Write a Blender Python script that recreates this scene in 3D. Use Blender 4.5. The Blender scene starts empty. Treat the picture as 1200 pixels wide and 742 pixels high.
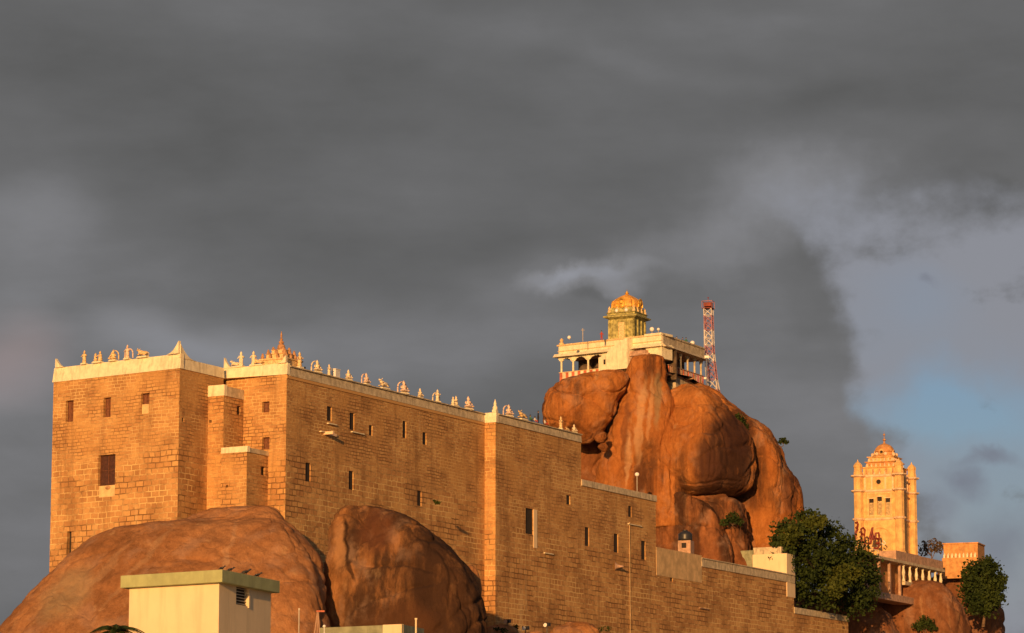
import bpy, bmesh, math, random
import numpy as np
from mathutils import Vector, Matrix, noise
R = math.radians
random.seed(7)
S = bpy.context.scene
COL = S.collection

# ------------------------------------------------------------------ camera
F = 3850.0                       # focal length in pixels of a 1200 px wide picture
PITCH = math.atan(630 / F)
CAMZ = 1.6
cam = bpy.data.cameras.new('camera'); co = bpy.data.objects.new('camera', cam); COL.objects.link(co)
cam.sensor_width = 36; cam.lens = 36 * F / 1200
cam.clip_start = 0.5; cam.clip_end = 20000
co.location = (0, 0, CAMZ); co.rotation_euler = (math.pi / 2 + PITCH, 0, 0)
S.camera = co

# ------------------------------------------------------------------ light
SUN_DIR = Vector((-0.205, -0.979, 0)).normalized()     # towards the sun, in plan
SUN_EL = R(8.5)
sd = Vector((SUN_DIR.x * math.cos(SUN_EL), SUN_DIR.y * math.cos(SUN_EL), math.sin(SUN_EL)))
sl = bpy.data.lights.new('sun', 'SUN'); so = bpy.data.objects.new('sun', sl); COL.objects.link(so)
sl.energy = 5.0; sl.angle = R(0.55); sl.color = (1.0, 0.52, 0.18)
so.rotation_euler = sd.to_track_quat('Z', 'Y').to_euler(); so.location = (-200, -900, 400)
S.view_settings.view_transform = 'Standard'; S.view_settings.look = 'None'
S.view_settings.exposure = 0.0; S.view_settings.gamma = 1.0
S.view_settings.use_curve_mapping = False
S.cycles.max_bounces = 5

CP, SP = math.cos(PITCH), math.sin(PITCH)
def ray(u, v):
    dx = (u - 600) / F; dz = (371 - v) / F
    return Vector((dx, CP - dz * SP, SP + dz * CP))

# ---- sky: Nishita under a procedural cloud deck, laid out by direction
def srgb(r, g, b):
    f = lambda c: (c / 255 / 12.92) if c <= 10 else ((c / 255 + 0.055) / 1.055) ** 2.4
    return (f(r), f(g), f(b), 1)
SKYK = 0.10
def build_world():
    w = bpy.data.worlds.new('World'); S.world = w; w.use_nodes = True
    nt = w.node_tree; N = nt.nodes; L = nt.links; N.clear()
    out = N.new('ShaderNodeOutputWorld'); bg = N.new('ShaderNodeBackground'); bg.inputs[1].default_value = SKYK
    L.new(bg.outputs[0], out.inputs[0])
    sky = N.new('ShaderNodeTexSky'); sky.sky_type = 'NISHITA'; sky.sun_disc = False
    sky.sun_elevation = SUN_EL; sky.sun_rotation = math.atan2(SUN_DIR.x, SUN_DIR.y)
    sky.dust_density = 1.5; sky.air_density = 1.0; sky.ozone_density = 2.0
    tc = N.new('ShaderNodeTexCoord')
    def nz(scale, detail, vec, off=0, rough=.5, stretch=None):
        n = N.new('ShaderNodeTexNoise'); n.inputs['Scale'].default_value = scale; n.inputs['Detail'].default_value = detail
        n.inputs['Roughness'].default_value = rough
        m = N.new('ShaderNodeMapping'); m.inputs['Location'].default_value = (off, off * .7, off * 1.3)
        if stretch: m.inputs['Scale'].default_value = stretch[0]; m.inputs['Rotation'].default_value = stretch[1]
        L.new(vec, m.inputs[0]); L.new(m.outputs[0], n.inputs['Vector']); return n
    def vm(op, a, b):
        n = N.new('ShaderNodeVectorMath'); n.operation = op
        for i, x in enumerate((a, b)):
            if isinstance(x, (tuple, list)): n.inputs[i].default_value = x
            else: L.new(x, n.inputs[i])
        return n
    def ma(op, a, b=None, c=None, clamp=False):
        n = N.new('ShaderNodeMath'); n.operation = op; n.use_clamp = clamp
        for i, x in enumerate((a, b, c)):
            if x is None: continue
            if isinstance(x, (int, float)): n.inputs[i].default_value = x
            else: L.new(x, n.inputs[i])
        return n.outputs[0]
    D = tc.outputs['Generated']
    def warped(amp, sc, off, det=4):
        n = nz(sc, det, D, off, .55)
        s = vm('SUBTRACT', n.outputs['Color'], (.5, .5, .5)); s2 = vm('MULTIPLY', s.outputs[0], (amp, amp, amp))
        return vm('ADD', D, s2.outputs[0]).outputs[0]
    W1 = warped(.055, 16, 3.1, 6); W2 = warped(.05, 9, 8.2, 3); W3 = warped(.045, 26, 1.2, 6)
    def blob(u, v, ru, rv, rot=0, vec=None, soft=0.0):
        d0 = ray(u, v).normalized()
        m = N.new('ShaderNodeMapping'); m.vector_type = 'TEXTURE'
        m.inputs['Location'].default_value = d0; m.inputs['Rotation'].default_value = (0, R(rot), 0)
        m.inputs['Scale'].default_value = (ru / F, 1, rv / F)
        L.new(vec or W2, m.inputs[0])
        ln = N.new('ShaderNodeVectorMath'); ln.operation = 'LENGTH'; L.new(m.outputs[0], ln.inputs[0])
        mr = N.new('ShaderNodeMapRange'); mr.interpolation_type = 'SMOOTHSTEP'
        mr.inputs['From Min'].default_value = soft; mr.inputs['From Max'].default_value = 1
        mr.inputs['To Min'].default_value = 1; mr.inputs['To Max'].default_value = 0
        L.new(ln.outputs['Value'], mr.inputs[0]); return mr.outputs[0]
    def summ(lst, start):
        acc = start
        for wgt, b in lst: acc = ma('MULTIPLY_ADD', b, wgt, acc)
        return acc
    # lightness of the cloud deck
    n1 = nz(8, 6, D, 1.7, .55, ((1, 1, 3.4), (0, R(7), 0)))
    n2 = nz(34, 6, D, 5.5, .55, ((1, 1, 1.7), (0, R(12), 0)))
    base = ma('MULTIPLY_ADD', n1.outputs['Fac'], .34, .01)
    base = ma('MULTIPLY_ADD', n2.outputs['Fac'], .10, ma('SUBTRACT', base, .02))
    dk = summ([(-.05, blob(220, 120, 420, 130, 6)), (-.03, blob(600, 290, 260, 60, 8)), (.06, blob(860, 15, 360, 45, -2)), (-.04, blob(1050, 120, 260, 40, 4)), (.05, blob(700, 60, 240, 30, 6)), (.04, blob(560, 60, 160, 70)),
               (.10, blob(60, 290, 230, 80, 8)), (.10, blob(10, 330, 130, 110)), (.16, blob(10, 440, 110, 80)),
               (.15, blob(230, 405, 190, 45, -4)), (.07, blob(300, 420, 480, 90, 0)),
               (.12, blob(20, 600, 260, 200)), (.09, blob(620, 400, 300, 90)), (.16, blob(930, 470, 260, 190)), (.07, blob(900, 330, 150, 80)),
               (.12, blob(680, 330, 190, 50, -8)), (.20, blob(645, 330, 75, 26, -14, W3)), (.16, blob(710, 308, 110, 22, -10, W3)), (.18, blob(735, 328, 60, 30, 0, W3)), (.12, blob(840, 280, 200, 60, -18, W1)), (.09, blob(900, 225, 170, 75, -10, W3)),
               (-.08, blob(690, 350, 40, 18, 0, W3)), (.14, blob(950, 205, 190, 80, -8, W1)), (-.05, blob(930, 110, 330, 50, -5)),
               (-.05, blob(960, 340, 50, 60, 0, W3)), (-.10, blob(1165, 200, 60, 40, 0, W1))], base)
    ramp = N.new('ShaderNodeValToRGB'); L.new(dk, ramp.inputs[0])
    e = ramp.color_ramp.elements; e[0].position = 0; e[0].color = srgb(84, 84, 84); e[1].position = 1; e[1].color = srgb(190, 192, 198)
    for p, c in ((.12, (92, 92, 92)), (.25, (107, 107, 108)), (.4, (128, 128, 131)), (.6, (150, 152, 160))):
        x = e.new(p); x.color = srgb(*c)
    # opening on the right where the high haze and blue sky show
    op = summ([(.85, blob(1150, 315, 350, 200, -14, W1)), (.8, blob(1150, 460, 210, 210, 0, W1, .2)), (.9, blob(1210, 620, 270, 190, 0, W1, .3)),
               (.42, blob(940, 235, 160, 65, -18, W3)), (.4, blob(1010, 290, 140, 90, 0, W3)), (-.75, blob(888, 362, 128, 100, 0, W3, .35)), (-.5, blob(925, 440, 90, 80, 0, W3, .2)), (-.35, blob(1185, 160, 130, 50, 8, W3, .1)), (-.7, blob(945, 570, 130, 130, 0, W1, .2))], 0.0)
    n4 = nz(60, 6, D, 2.2, .6)
    gain = ma('MULTIPLY_ADD', ma('SUBTRACT', n2.outputs['Fac'], .5), 2.6, 1.0); gain = ma('MULTIPLY_ADD', ma('SUBTRACT', n4.outputs['Fac'], .5), 1.0, gain)
    opn = ma('MULTIPLY', op, gain)
    mr = N.new('ShaderNodeMapRange'); mr.interpolation_type = 'SMOOTHSTEP'; L.new(opn, mr.inputs[0])
    mr.inputs['From Min'].default_value = .08; mr.inputs['From Max'].default_value = .85
    # the clearest blue
    bl = summ([(1.0, blob(1110, 480, 210, 75, -4, W1)), (.7, blob(1180, 560, 240, 200, 0, W1)), (.25, blob(1060, 360, 110, 90, 0, W1))], 0.0)
    haze = N.new('ShaderNodeMixRGB'); haze.inputs[1].default_value = [c / SKYK for c in srgb(140, 142, 150)[:3]] + [1]
    hz = N.new('ShaderNodeMixRGB'); hz.blend_type = 'MULTIPLY'; hz.inputs[0].default_value = 1
    L.new(sky.outputs[0], hz.inputs[1]); hz.inputs[2].default_value = SKY_TINT
    L.new(hz.outputs[0], haze.inputs[2])
    L.new(ma('MULTIPLY', bl, .85, clamp=True), haze.inputs[0])
    # small dusky clouds low on the right
    low = summ([(1, blob(1150, 545, 60, 16, -10, W1)), (1, blob(1120, 580, 40, 30, 20, W1)), (.8, blob(1190, 640, 60, 60, 0, W1)), (.6, blob(1085, 620, 50, 40, 0, W1)), (.7, blob(1070, 330, 25, 12, 0, W1))], 0.0)
    lowm = N.new('ShaderNodeMixRGB'); L.new(haze.outputs[0], lowm.inputs[1]); lowm.inputs[2].default_value = [c / SKYK for c in srgb(116, 118, 130)[:3]] + [1]
    L.new(ma('MULTIPLY', low, .7, clamp=True), lowm.inputs[0])
    cl = N.new('ShaderNodeMixRGB'); cl.blend_type = 'MULTIPLY'; cl.inputs[0].default_value = 1
    L.new(ramp.outputs[0], cl.inputs[1]); cl.inputs[2].default_value = (1 / SKYK, 1 / SKYK, 1 / SKYK, 1)
    pk = N.new('ShaderNodeMixRGB'); pk.blend_type = 'MIX'; L.new(cl.outputs[0], pk.inputs[1])
    pk.inputs[2].default_value = [c / SKYK for c in srgb(150, 132, 130)[:3]] + [1]
    L.new(ma('MULTIPLY', blob(20, 430, 90, 60), .55), pk.inputs[0])
    mixs = N.new('ShaderNodeMixRGB'); L.new(mr.outputs[0], mixs.inputs[0]); L.new(pk.outputs[0], mixs.inputs[1]); L.new(lowm.outputs[0], mixs.inputs[2])
    # behind and beside the viewer the deck breaks up and the low sky is open
    n3 = nz(2.2, 5, D, 9.3)
    sx = N.new('ShaderNodeSeparateXYZ'); L.new(D, sx.inputs[0])
    back = N.new('ShaderNodeMapRange'); back.inputs['From Min'].default_value = .55; back.inputs['From Max'].default_value = -.1
    L.new(sx.outputs[1], back.inputs[0])
    brk = ma('MULTIPLY', back.outputs[0], ma('MULTIPLY_ADD', n3.outputs['Fac'], 4, -1.7, clamp=True), clamp=True)
    fin = N.new('ShaderNodeMixRGB'); L.new(brk, fin.inputs[0]); L.new(mixs.outputs[0], fin.inputs[1]); L.new(sky.outputs[0], fin.inputs[2])
    L.new(fin.outputs[0], bg.inputs[0])
SKY_TINT = (.84, .83, 1.0, 1)
build_world()

# ------------------------------------------------------------------ pixel -> world helpers
CAM = Vector((0, 0, CAMZ))
def at(u, v, Y):
    d = ray(u, v); return CAM + d * (Y / d.y)
def at_z(u, v, z):
    d = ray(u, v); return CAM + d * ((z - CAMZ) / d.z)
def on_line(u, v, p0, d):
    """where the view ray meets the vertical plane through p0 along plan direction d: (run along d, z)"""
    r = ray(u, v); nx, ny = d.y, -d.x
    k = ((p0.x) * nx + (p0.y) * ny) / (r.x * nx + r.y * ny)
    q = CAM + r * k
    return (q.x - p0.x) * d.x + (q.y - p0.y) * d.y, q.z
def proj(p):
    p = Vector(p) - CAM
    x, y, z = p.x, p.y * CP + p.z * SP, -p.y * SP + p.z * CP
    return 600 + F * x / y, 371 - F * z / y
V2 = lambda p: Vector((p[0], p[1]))

# ------------------------------------------------------------------ materials
MATS = {}
def new_mat(name):
    m = bpy.data.materials.new(name); m.use_nodes = True
    nt = m.node_tree; b = nt.nodes['Principled BSDF']; MATS[name] = m
    return m, nt, nt.nodes, nt.links, b
def mixc(N, L, fac, a, b, mode='MIX'):
    n = N.new('ShaderNodeMixRGB'); n.blend_type = mode
    for i, x in enumerate((fac, a, b)):
        if isinstance(x, (int, float)): n.inputs[i].default_value = x
        elif isinstance(x, (tuple, list)): n.inputs[i].default_value = tuple(x)[:3] + (1,)
        else: L.new(x, n.inputs[i])
    return n.outputs[0]
def mrange(N, L, x, a, b, c=0, d=1):
    n = N.new('ShaderNodeMapRange'); n.interpolation_type = 'SMOOTHSTEP'
    for i, k in enumerate((a, b, c, d)): n.inputs[i + 1].default_value = k
    L.new(x, n.inputs[0]); return n.outputs[0]
def mnoise(N, L, vec, scale, detail=4, rough=.55, st=(1, 1, 1), loc=(0, 0, 0)):
    m = N.new('ShaderNodeMapping'); m.inputs['Scale'].default_value = st; m.inputs['Location'].default_value = loc; L.new(vec, m.inputs[0])
    n = N.new('ShaderNodeTexNoise'); n.inputs['Scale'].default_value = scale; n.inputs['Detail'].default_value = detail
    n.inputs['Roughness'].default_value = rough; L.new(m.outputs[0], n.inputs['Vector']); return n.outputs['Fac']
def mmath(N, L, op, a, b, clamp=True):
    n = N.new('ShaderNodeMath'); n.operation = op; n.use_clamp = clamp
    for i, x in enumerate((a, b)):
        if isinstance(x, (int, float)): n.inputs[i].default_value = x
        else: L.new(x, n.inputs[i])
    return n.outputs[0]
def mbump(N, L, b, h, strength, dist, prev=None):
    n = N.new('ShaderNodeBump'); n.inputs['Strength'].default_value = strength; n.inputs['Distance'].default_value = dist
    L.new(h, n.inputs['Height'])
    if prev is not None: L.new(prev, n.inputs['Normal'])
    L.new(n.outputs[0], b.inputs['Normal']); return n.outputs[0]

def plain(name, col, rough=.8, var=.15, metal=0, scale=1.5, grime=None, bump=.2):
    m, nt, N, L, b = new_mat(name)
    tc = N.new('ShaderNodeTexCoord').outputs['Object']
    f = mnoise(N, L, tc, scale, 6, .6)
    dark = tuple(c * (1 - 2.2 * var) for c in col[:3]); lite = tuple(min(1, c * (1 + var)) for c in col[:3])
    c = mixc(N, L, mrange(N, L, f, .3, .7), dark, lite)
    if grime:
        g = mnoise(N, L, tc, 1.3, 6, .65, (1.6, 1.6, .22))
        c = mixc(N, L, mrange(N, L, g, .48, .72, 0, grime[3]), c, grime[:3])
    L.new(c, b.inputs['Base Color']); b.inputs['Roughness'].default_value = rough; b.inputs['Metallic'].default_value = metal
    if bump: mbump(N, L, b, mnoise(N, L, tc, 6, 5), bump, .05)
    return m

def stone(name, row=.42, row2=.62, lowz=42, c1=(.60, .345, .14), c2=(.43, .22, .09), mortar=(.72, .47, .21), off=0):
    """coursed sandstone in wall UVs (metres): small courses above, larger blocks below, render smeared over parts"""
    m, nt, N, L, b = new_mat(name)
    uv = N.new('ShaderNodeUVMap').outputs[0]
    wn = N.new('ShaderNodeTexNoise'); wn.inputs['Scale'].default_value = .55; wn.inputs['Detail'].default_value = 3; L.new(uv, wn.inputs['Vector'])
    s1 = N.new('ShaderNodeVectorMath'); s1.operation = 'SUBTRACT'; L.new(wn.outputs['Color'], s1.inputs[0]); s1.inputs[1].default_value = (.5, .5, .5)
    s2 = N.new('ShaderNodeVectorMath'); s2.operation = 'MULTIPLY'; L.new(s1.outputs[0], s2.inputs[0]); s2.inputs[1].default_value = (.5, .28, 0)
    s3 = N.new('ShaderNodeVectorMath'); s3.operation = 'ADD'; L.new(uv, s3.inputs[0]); L.new(s2.outputs[0], s3.inputs[1])
    def brick(w, h, mo, seed):
        mp = N.new('ShaderNodeMapping'); mp.inputs['Location'].default_value = (seed, seed * .37, 0); L.new(s3.outputs[0], mp.inputs[0])
        k = N.new('ShaderNodeTexBrick'); L.new(mp.outputs[0], k.inputs['Vector'])
        k.inputs['Scale'].default_value = 1; k.inputs['Brick Width'].default_value = w; k.inputs['Row Height'].default_value = h
        k.inputs['Mortar Size'].default_value = mo; k.inputs['Mortar Smooth'].default_value = .3; k.inputs['Bias'].default_value = 0
        k.inputs['Color1'].default_value = c1 + (1,); k.inputs['Color2'].default_value = c2 + (1,); k.inputs['Mortar'].default_value = mortar + (1,)
        k.offset = .5; k.squash = .7; k.squash_frequency = 3
        return k
    A = brick(1.0, row, .05, 0.3); B = brick(1.25, row2, .07, 1.7)
    sp = N.new('ShaderNodeSeparateXYZ'); L.new(uv, sp.inputs[0])
    nz_ = mnoise(N, L, uv, .18, 2)
    zz = mmath(N, L, 'MULTIPLY_ADD', nz_, 9, False); N[-1].inputs[2].default_value = 0; L.new(sp.outputs[1], N[-1].inputs[2])
    hi = mrange(N, L, zz, lowz + 3.5, lowz + 5.5)
    col = mixc(N, L, hi, B.outputs['Color'], A.outputs['Color'])
    fac = mixc(N, L, hi, B.outputs['Fac'], A.outputs['Fac'])
    # pointing darkens to an open joint in places, and blocks weather dark in patches
    pj = mrange(N, L, mnoise(N, L, uv, .16, 4, .6, (1, 1.4, 1), (4, 2, 0)), .42, .58)
    jd = mmath(N, L, 'MULTIPLY', pj, fac)
    col = mixc(N, L, mmath(N, L, 'MULTIPLY', jd, .9), col, (.13, .06, .025))
    bw = mrange(N, L, mnoise(N, L, uv, .22, 5, .62, (1.0, .75, 1), (9, 1, 0)), .45, .64, 0, .6)
    bf = mmath(N, L, 'MULTIPLY', bw, mmath(N, L, 'SUBTRACT', 1.0, fac))
    col = mixc(N, L, bf, col, (.27, .135, .055))
    # thin ochre render over upper parts
    rn = mmath(N, L, 'MULTIPLY_ADD', hi, .09, False); x = mnoise(N, L, uv, .2, 5, .6, (1, 1, 1), (1, 7, 0)); L.new(x, N[-1].inputs[2] if False else rn.node.inputs[2])
    rm = mrange(N, L, rn, .54, .74, 0, .68)
    rc = mixc(N, L, mnoise(N, L, uv, 1.1, 5), (.47, .245, .09), (.58, .34, .13))
    col = mixc(N, L, rm, col, rc)
    # rain streaks
    st = mrange(N, L, mnoise(N, L, uv, 1.0, 5, .6, (.75, .055, 1), (3, 3, 0)), .50, .68, 0, .42)
    col = mixc(N, L, st, col, (.24, .13, .06))
    ls = mrange(N, L, mnoise(N, L, uv, 1.0, 4, .6, (.5, .04, 1), (13, 5, 0)), .60, .75, 0, .35)
    col = mixc(N, L, ls, col, (.70, .54, .30))
    fine = mnoise(N, L, uv, 5, 5, .65)
    col = mixc(N, L, .42, col, mixc(N, L, fine, (.25, .25, .25), (.95, .95, .95)), 'OVERLAY')
    L.new(col, b.inputs['Base Color']); b.inputs['Roughness'].default_value = .95; b.inputs['Specular IOR Level'].default_value = .15
    h = mmath(N, L, 'SUBTRACT', 1.0, mmath(N, L, 'MULTIPLY', fac, mmath(N, L, 'SUBTRACT', 1.0, rm)))
    p = mbump(N, L, b, h, .8, .05); mbump(N, L, b, mnoise(N, L, uv, 2.2, 6, .65), .55, .16, p)
    return m

def rock(name, c1=(.50, .215, .075), c2=(.36, .135, .045), dark=(.10, .045, .022), amt=.6, lo=.50, hi=.68, streaks=(), pale=.3, stains_shade=(), joints=.12):
    m, nt, N, L, b = new_mat(name)
    tc = N.new('ShaderNodeTexCoord').outputs['Object']
    a = mnoise(N, L, tc, .16, 6, .6); a2 = mnoise(N, L, tc, 1.1, 8, .7, (1, 1, .6))
    col = mixc(N, L, mrange(N, L, a, .35, .65), c1, c2)
    col = mixc(N, L, mrange(N, L, a2, .3, .75, 0, .55), col, tuple(c * .55 for c in c2))
    s = mnoise(N, L, tc, .42, 7, .62, (1, 1, .11), (3, 0, 1)); s_ = mnoise(N, L, tc, .10, 3, .5, (1, 1, .6), (8, 2, 1))
    sm = mmath(N, L, 'MULTIPLY', mrange(N, L, s, lo - .06, hi - .04), mrange(N, L, s_, .40, .58))
    col = mixc(N, L, mmath(N, L, 'MULTIPLY', sm, amt), col, dark)
    p = mnoise(N, L, tc, .5, 6, .6, (1.2, 1.2, .10), (13, 5, 1))
    col = mixc(N, L, mrange(N, L, p, .58, .74, 0, pale), col, (.60, .40, .22))
    warp = N.new('ShaderNodeTexNoise'); warp.inputs['Scale'].default_value = .35; warp.inputs['Detail'].default_value = 5; L.new(tc, warp.inputs['Vector'])
    w1 = N.new('ShaderNodeVectorMath'); w1.operation = 'MULTIPLY_ADD'; L.new(warp.outputs['Color'], w1.inputs[0]); w1.inputs[1].default_value = (2.4, 2.4, 2.4); 
    w0 = N.new('ShaderNodeVectorMath'); w0.operation = 'ADD'; L.new(tc, w0.inputs[0]); w0.inputs[1].default_value = (-1.2, -1.2, -1.2); L.new(w0.outputs[0], w1.inputs[2])
    g = mnoise(N, L, tc, 1.9, 10, .78, (1, 1, .55), (5, 9, 2)); col2 = mixc(N, L, mrange(N, L, g, .38, .62, .35, .85), mixc(N, L, 1.0, col, (.62, .56, .52), 'MULTIPLY'), col)
    sc = mnoise(N, L, tc, .8, 7, .7, (1.5, 1.5, .2), (2, 19, 7)); col2 = mixc(N, L, mrange(N, L, sc, .56, .68, 0, .35), col2, tuple(c * .4 for c in c2))
    gp = mnoise(N, L, tc, .3, 6, .6, (1, 1, .8), (22, 3, 7)); col2 = mixc(N, L, mrange(N, L, gp, .5, .68, 0, .35), col2, (.40, .26, .19))
    col = col2
    for (p0, rx, rz, rot, c, k) in list(streaks) + list(stains_shade):     # placed patches: weathering, lime runs, a drawn crack and painted shade
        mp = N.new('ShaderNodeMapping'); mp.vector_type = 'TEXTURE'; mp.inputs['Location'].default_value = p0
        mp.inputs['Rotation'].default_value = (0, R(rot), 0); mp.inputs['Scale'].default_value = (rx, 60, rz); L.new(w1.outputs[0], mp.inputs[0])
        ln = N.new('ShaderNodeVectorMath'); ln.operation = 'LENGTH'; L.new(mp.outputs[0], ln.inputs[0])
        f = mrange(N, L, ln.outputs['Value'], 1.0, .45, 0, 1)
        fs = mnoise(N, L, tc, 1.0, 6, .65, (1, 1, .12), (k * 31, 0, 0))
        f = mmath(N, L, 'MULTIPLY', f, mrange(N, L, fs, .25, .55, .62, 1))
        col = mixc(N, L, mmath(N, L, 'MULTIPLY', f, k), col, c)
    L.new(col, b.inputs['Base Color']); b.inputs['Roughness'].default_value = .95; b.inputs['Specular IOR Level'].default_value = .12
    L.new(col, b.inputs['Base Color'])
    q = mbump(N, L, b, mnoise(N, L, tc, .55, 9, .7, (1, 1, .55)), .55, .9)
    # thin joints
    vo = N.new('ShaderNodeTexVoronoi'); vo.feature = 'DISTANCE_TO_EDGE'; vo.inputs['Scale'].default_value = .08; L.new(w1.outputs[0], vo.inputs['Vector'])
    q = mbump(N, L, b, mrange(N, L, vo.outputs[0], 0, .02), joints, .25, q)
    mbump(N, L, b, mnoise(N, L, tc, 2.6, 8, .78), .55, .25, q)
    return m

stoneM = stone('coursed_stone')
stoneB = stone('coursed_stone_blocky', .40, .66, 47.5)
stoneR = stone('coursed_stone_rampart', .46, .66, 44)
stoneJ = stone('coursed_stone_jointed', .46, .5, 30, mortar=(.42, .26, .11))
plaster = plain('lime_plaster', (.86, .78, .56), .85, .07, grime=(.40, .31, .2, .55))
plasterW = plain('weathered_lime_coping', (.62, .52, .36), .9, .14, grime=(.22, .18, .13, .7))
brown = plain('dark_red_brown_shutter', (.085, .03, .018), .6, .2, scale=4)
innerM = plain('shade_dark_inner_wall', (.13, .09, .06), .9, .3, scale=1)  # dark brown stands in for the shade behind the columns
tan = plain('tan_render', (.66, .46, .24), .9, .12, scale=.8, grime=(.36, .24, .13, .5))
cream = plain('cream_paint', (.86, .68, .44), .75, .035, scale=.5, grime=(.56, .45, .28, .4), bump=.12)
olive = plain('olive_painted_concrete', (.42, .45, .22), .8, .08, grime=(.27, .27, .14, .5))
greenc = plain('green_weathered_concrete', (.30, .31, .20), .85, .15, grime=(.13, .14, .09, .6))
whitef = plain('white_painted_figure', (.86, .72, .50), .7, .12, scale=3)
pinkf = plain('pink_painted_figure', (.80, .60, .48), .7, .2, scale=5)
ochref = plain('ochre_painted_figure', (.80, .58, .30), .7, .2, scale=5)
darkhair = plain('black_painted', (.05, .04, .035), .6, .1)
terra = plain('terracotta_paint', (.50, .27, .13), .8, .2, scale=3)
gold = plain('gilded_copper', (.95, .52, .09), .38, .18, metal=.55, scale=2.5)
goldp = plain('orange_gold_paint', (.86, .42, .07), .55, .22, scale=2.2, grime=(.42, .17, .03, .6))
greeny = plain('yellow_green_paint', (.44, .40, .15), .75, .25, scale=2)
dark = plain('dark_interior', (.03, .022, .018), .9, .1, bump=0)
shutter = plain('brown_wood_shutter', (.20, .075, .035), .7, .2, scale=4)
shutterL = plain('pale_board', (.80, .55, .27), .8, .1)
redw = plain('red_stripe_paint', (.62, .16, .08), .7, .15)
towerW = plain('white_tower_paint', (.75, .70, .68), .6, .1)
towerR = plain('red_tower_paint', (.46, .22, .27), .6, .1)
bluep = plain('blue_grey_paint', (.12, .15, .26), .6, .1)
ochre = plain('ochre_limewash', (.80, .50, .20), .85, .14, scale=.9, grime=(.48, .27, .11, .55))
rosew = plain('pale_rose_trim', (.86, .62, .42), .85, .12, scale=1.2)
rust = plain('dark_red_sign_paint', (.23, .028, .014), .6, .2)
steel = plain('pale_steel', (.5, .45, .38), .5, .1, bump=0)
whitep = plain('white_enamel', (.85, .82, .78), .3, .04, bump=0)
orangeW = plain('orange_limewash', (.66, .33, .12), .9, .15, grime=(.4, .18, .07, .4))
pinkp = plain('faded_pink_paint', (.52, .33, .23), .85, .15, grime=(.28, .17, .12, .5))
black = plain('black_plastic', (.03, .03, .035), .4, .1, bump=0)
skinM = plain('skin', (.30, .16, .09), .6, .05, bump=0)
clothG = plain('green_cloth', (.05, .16, .10), .9, .1, bump=0)
clothK = plain('black_cloth', (.02, .018, .02), .9, .1, bump=0)
clothW = plain('white_cloth', (.75, .72, .68), .9, .1, bump=0)
clothB = plain('blue_cloth', (.06, .09, .22), .9, .1, bump=0)
clothR = plain('red_cloth', (.45, .06, .04), .9, .1, bump=0)
groundM = plain('dusty_ground', (.22, .15, .09), .95, .25, scale=.05)
bark = plain('bark', (.16, .10, .06), .9, .2, scale=3)
def leafmat(name, a, b_, sc=.35):
    m, nt, N, L, b = new_mat(name)
    tc = N.new('ShaderNodeTexCoord').outputs['Object']
    f = mnoise(N, L, tc, sc, 3); g = mnoise(N, L, tc, 3.2, 2)
    c = mixc(N, L, mrange(N, L, f, .35, .65), a, b_)
    c = mixc(N, L, mrange(N, L, g, .3, .7, 0, .6), c, tuple(x * .45 for x in a))
    L.new(c, b.inputs['Base Color']); b.inputs['Roughness'].default_value = .75; b.inputs['Specular IOR Level'].default_value = .2
    return m
leafD = leafmat('dark_leaves', (.022, .040, .008), (.05, .075, .013))
leafY = leafmat('yellowish_leaves', (.05, .07, .011), (.09, .105, .016))
leafB = leafmat('dry_twigs', (.10, .07, .04), (.16, .10, .05))

# ------------------------------------------------------------------ object helpers
def link(name, me, mat, parent=None, smooth=False):
    o = bpy.data.objects.new(name, me); COL.objects.link(o)
    for m in (mat if isinstance(mat, (list, tuple)) else [mat]): me.materials.append(m)
    if parent: o.parent = parent
    if smooth: me.polygons.foreach_set('use_smooth', [True] * len(me.polygons))
    return o
def build(name, bm, mat, parent=None, smooth=False, uv=False):
    me = bpy.data.meshes.new(name); bmesh.ops.recalc_face_normals(bm, faces=bm.faces) if not uv else None
    bm.to_mesh(me); bm.free(); return link(name, me, mat, parent, smooth)
def tag(o, label=None, cat=None, group=None, kind=None):
    if label: o['label'] = label
    if cat: o['category'] = cat
    if group: o['group'] = group
    if kind: o['kind'] = kind
    return o
def empty(name, loc, rz=0, label=None, cat=None, group=None):
    o = bpy.data.objects.new(name, None); COL.objects.link(o); o.location = loc; o.rotation_euler = (0, 0, rz)
    o.empty_display_size = .5
    return tag(o, label, cat, group)
def part_world(o, root):
    """keep world-space mesh coordinates while parented to an Empty away from the origin"""
    o.matrix_parent_inverse = Matrix.LocRotScale(root.location, root.rotation_euler, None).inverted(); return o
def copy_tree(o, parent=None):
    c = o.copy(); COL.objects.link(c)
    if parent: c.parent = parent
    for ch in list(o.children): copy_tree(ch, c)
    return c
def quad(bm, a, b, c, d, uvs=None):
    vs = [bm.verts.new(p) for p in (a, b, c, d)]
    f = bm.faces.new(vs)
    if uvs:
        l = bm.loops.layers.uv.verify()
        for lp, q in zip(f.loops, uvs): lp[l].uv = q
    return f
def box(bm, x0, x1, y0, y1, z0, z1, M=None):
    m = Matrix.Translation(((x0 + x1) / 2, (y0 + y1) / 2, (z0 + z1) / 2)) @ Matrix.Diagonal((x1 - x0, y1 - y0, z1 - z0, 1))
    return bmesh.ops.create_cube(bm, size=1, matrix=(M @ m) if M else m)
def cyl(bm, c, r0, r1, z0, z1, n=16, M=None):
    m = Matrix.Translation((c[0], c[1], (z0 + z1) / 2))
    return bmesh.ops.create_cone(bm, cap_ends=True, segments=n, radius1=r0, radius2=r1, depth=z1 - z0, matrix=(M @ m) if M else m)
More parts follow.
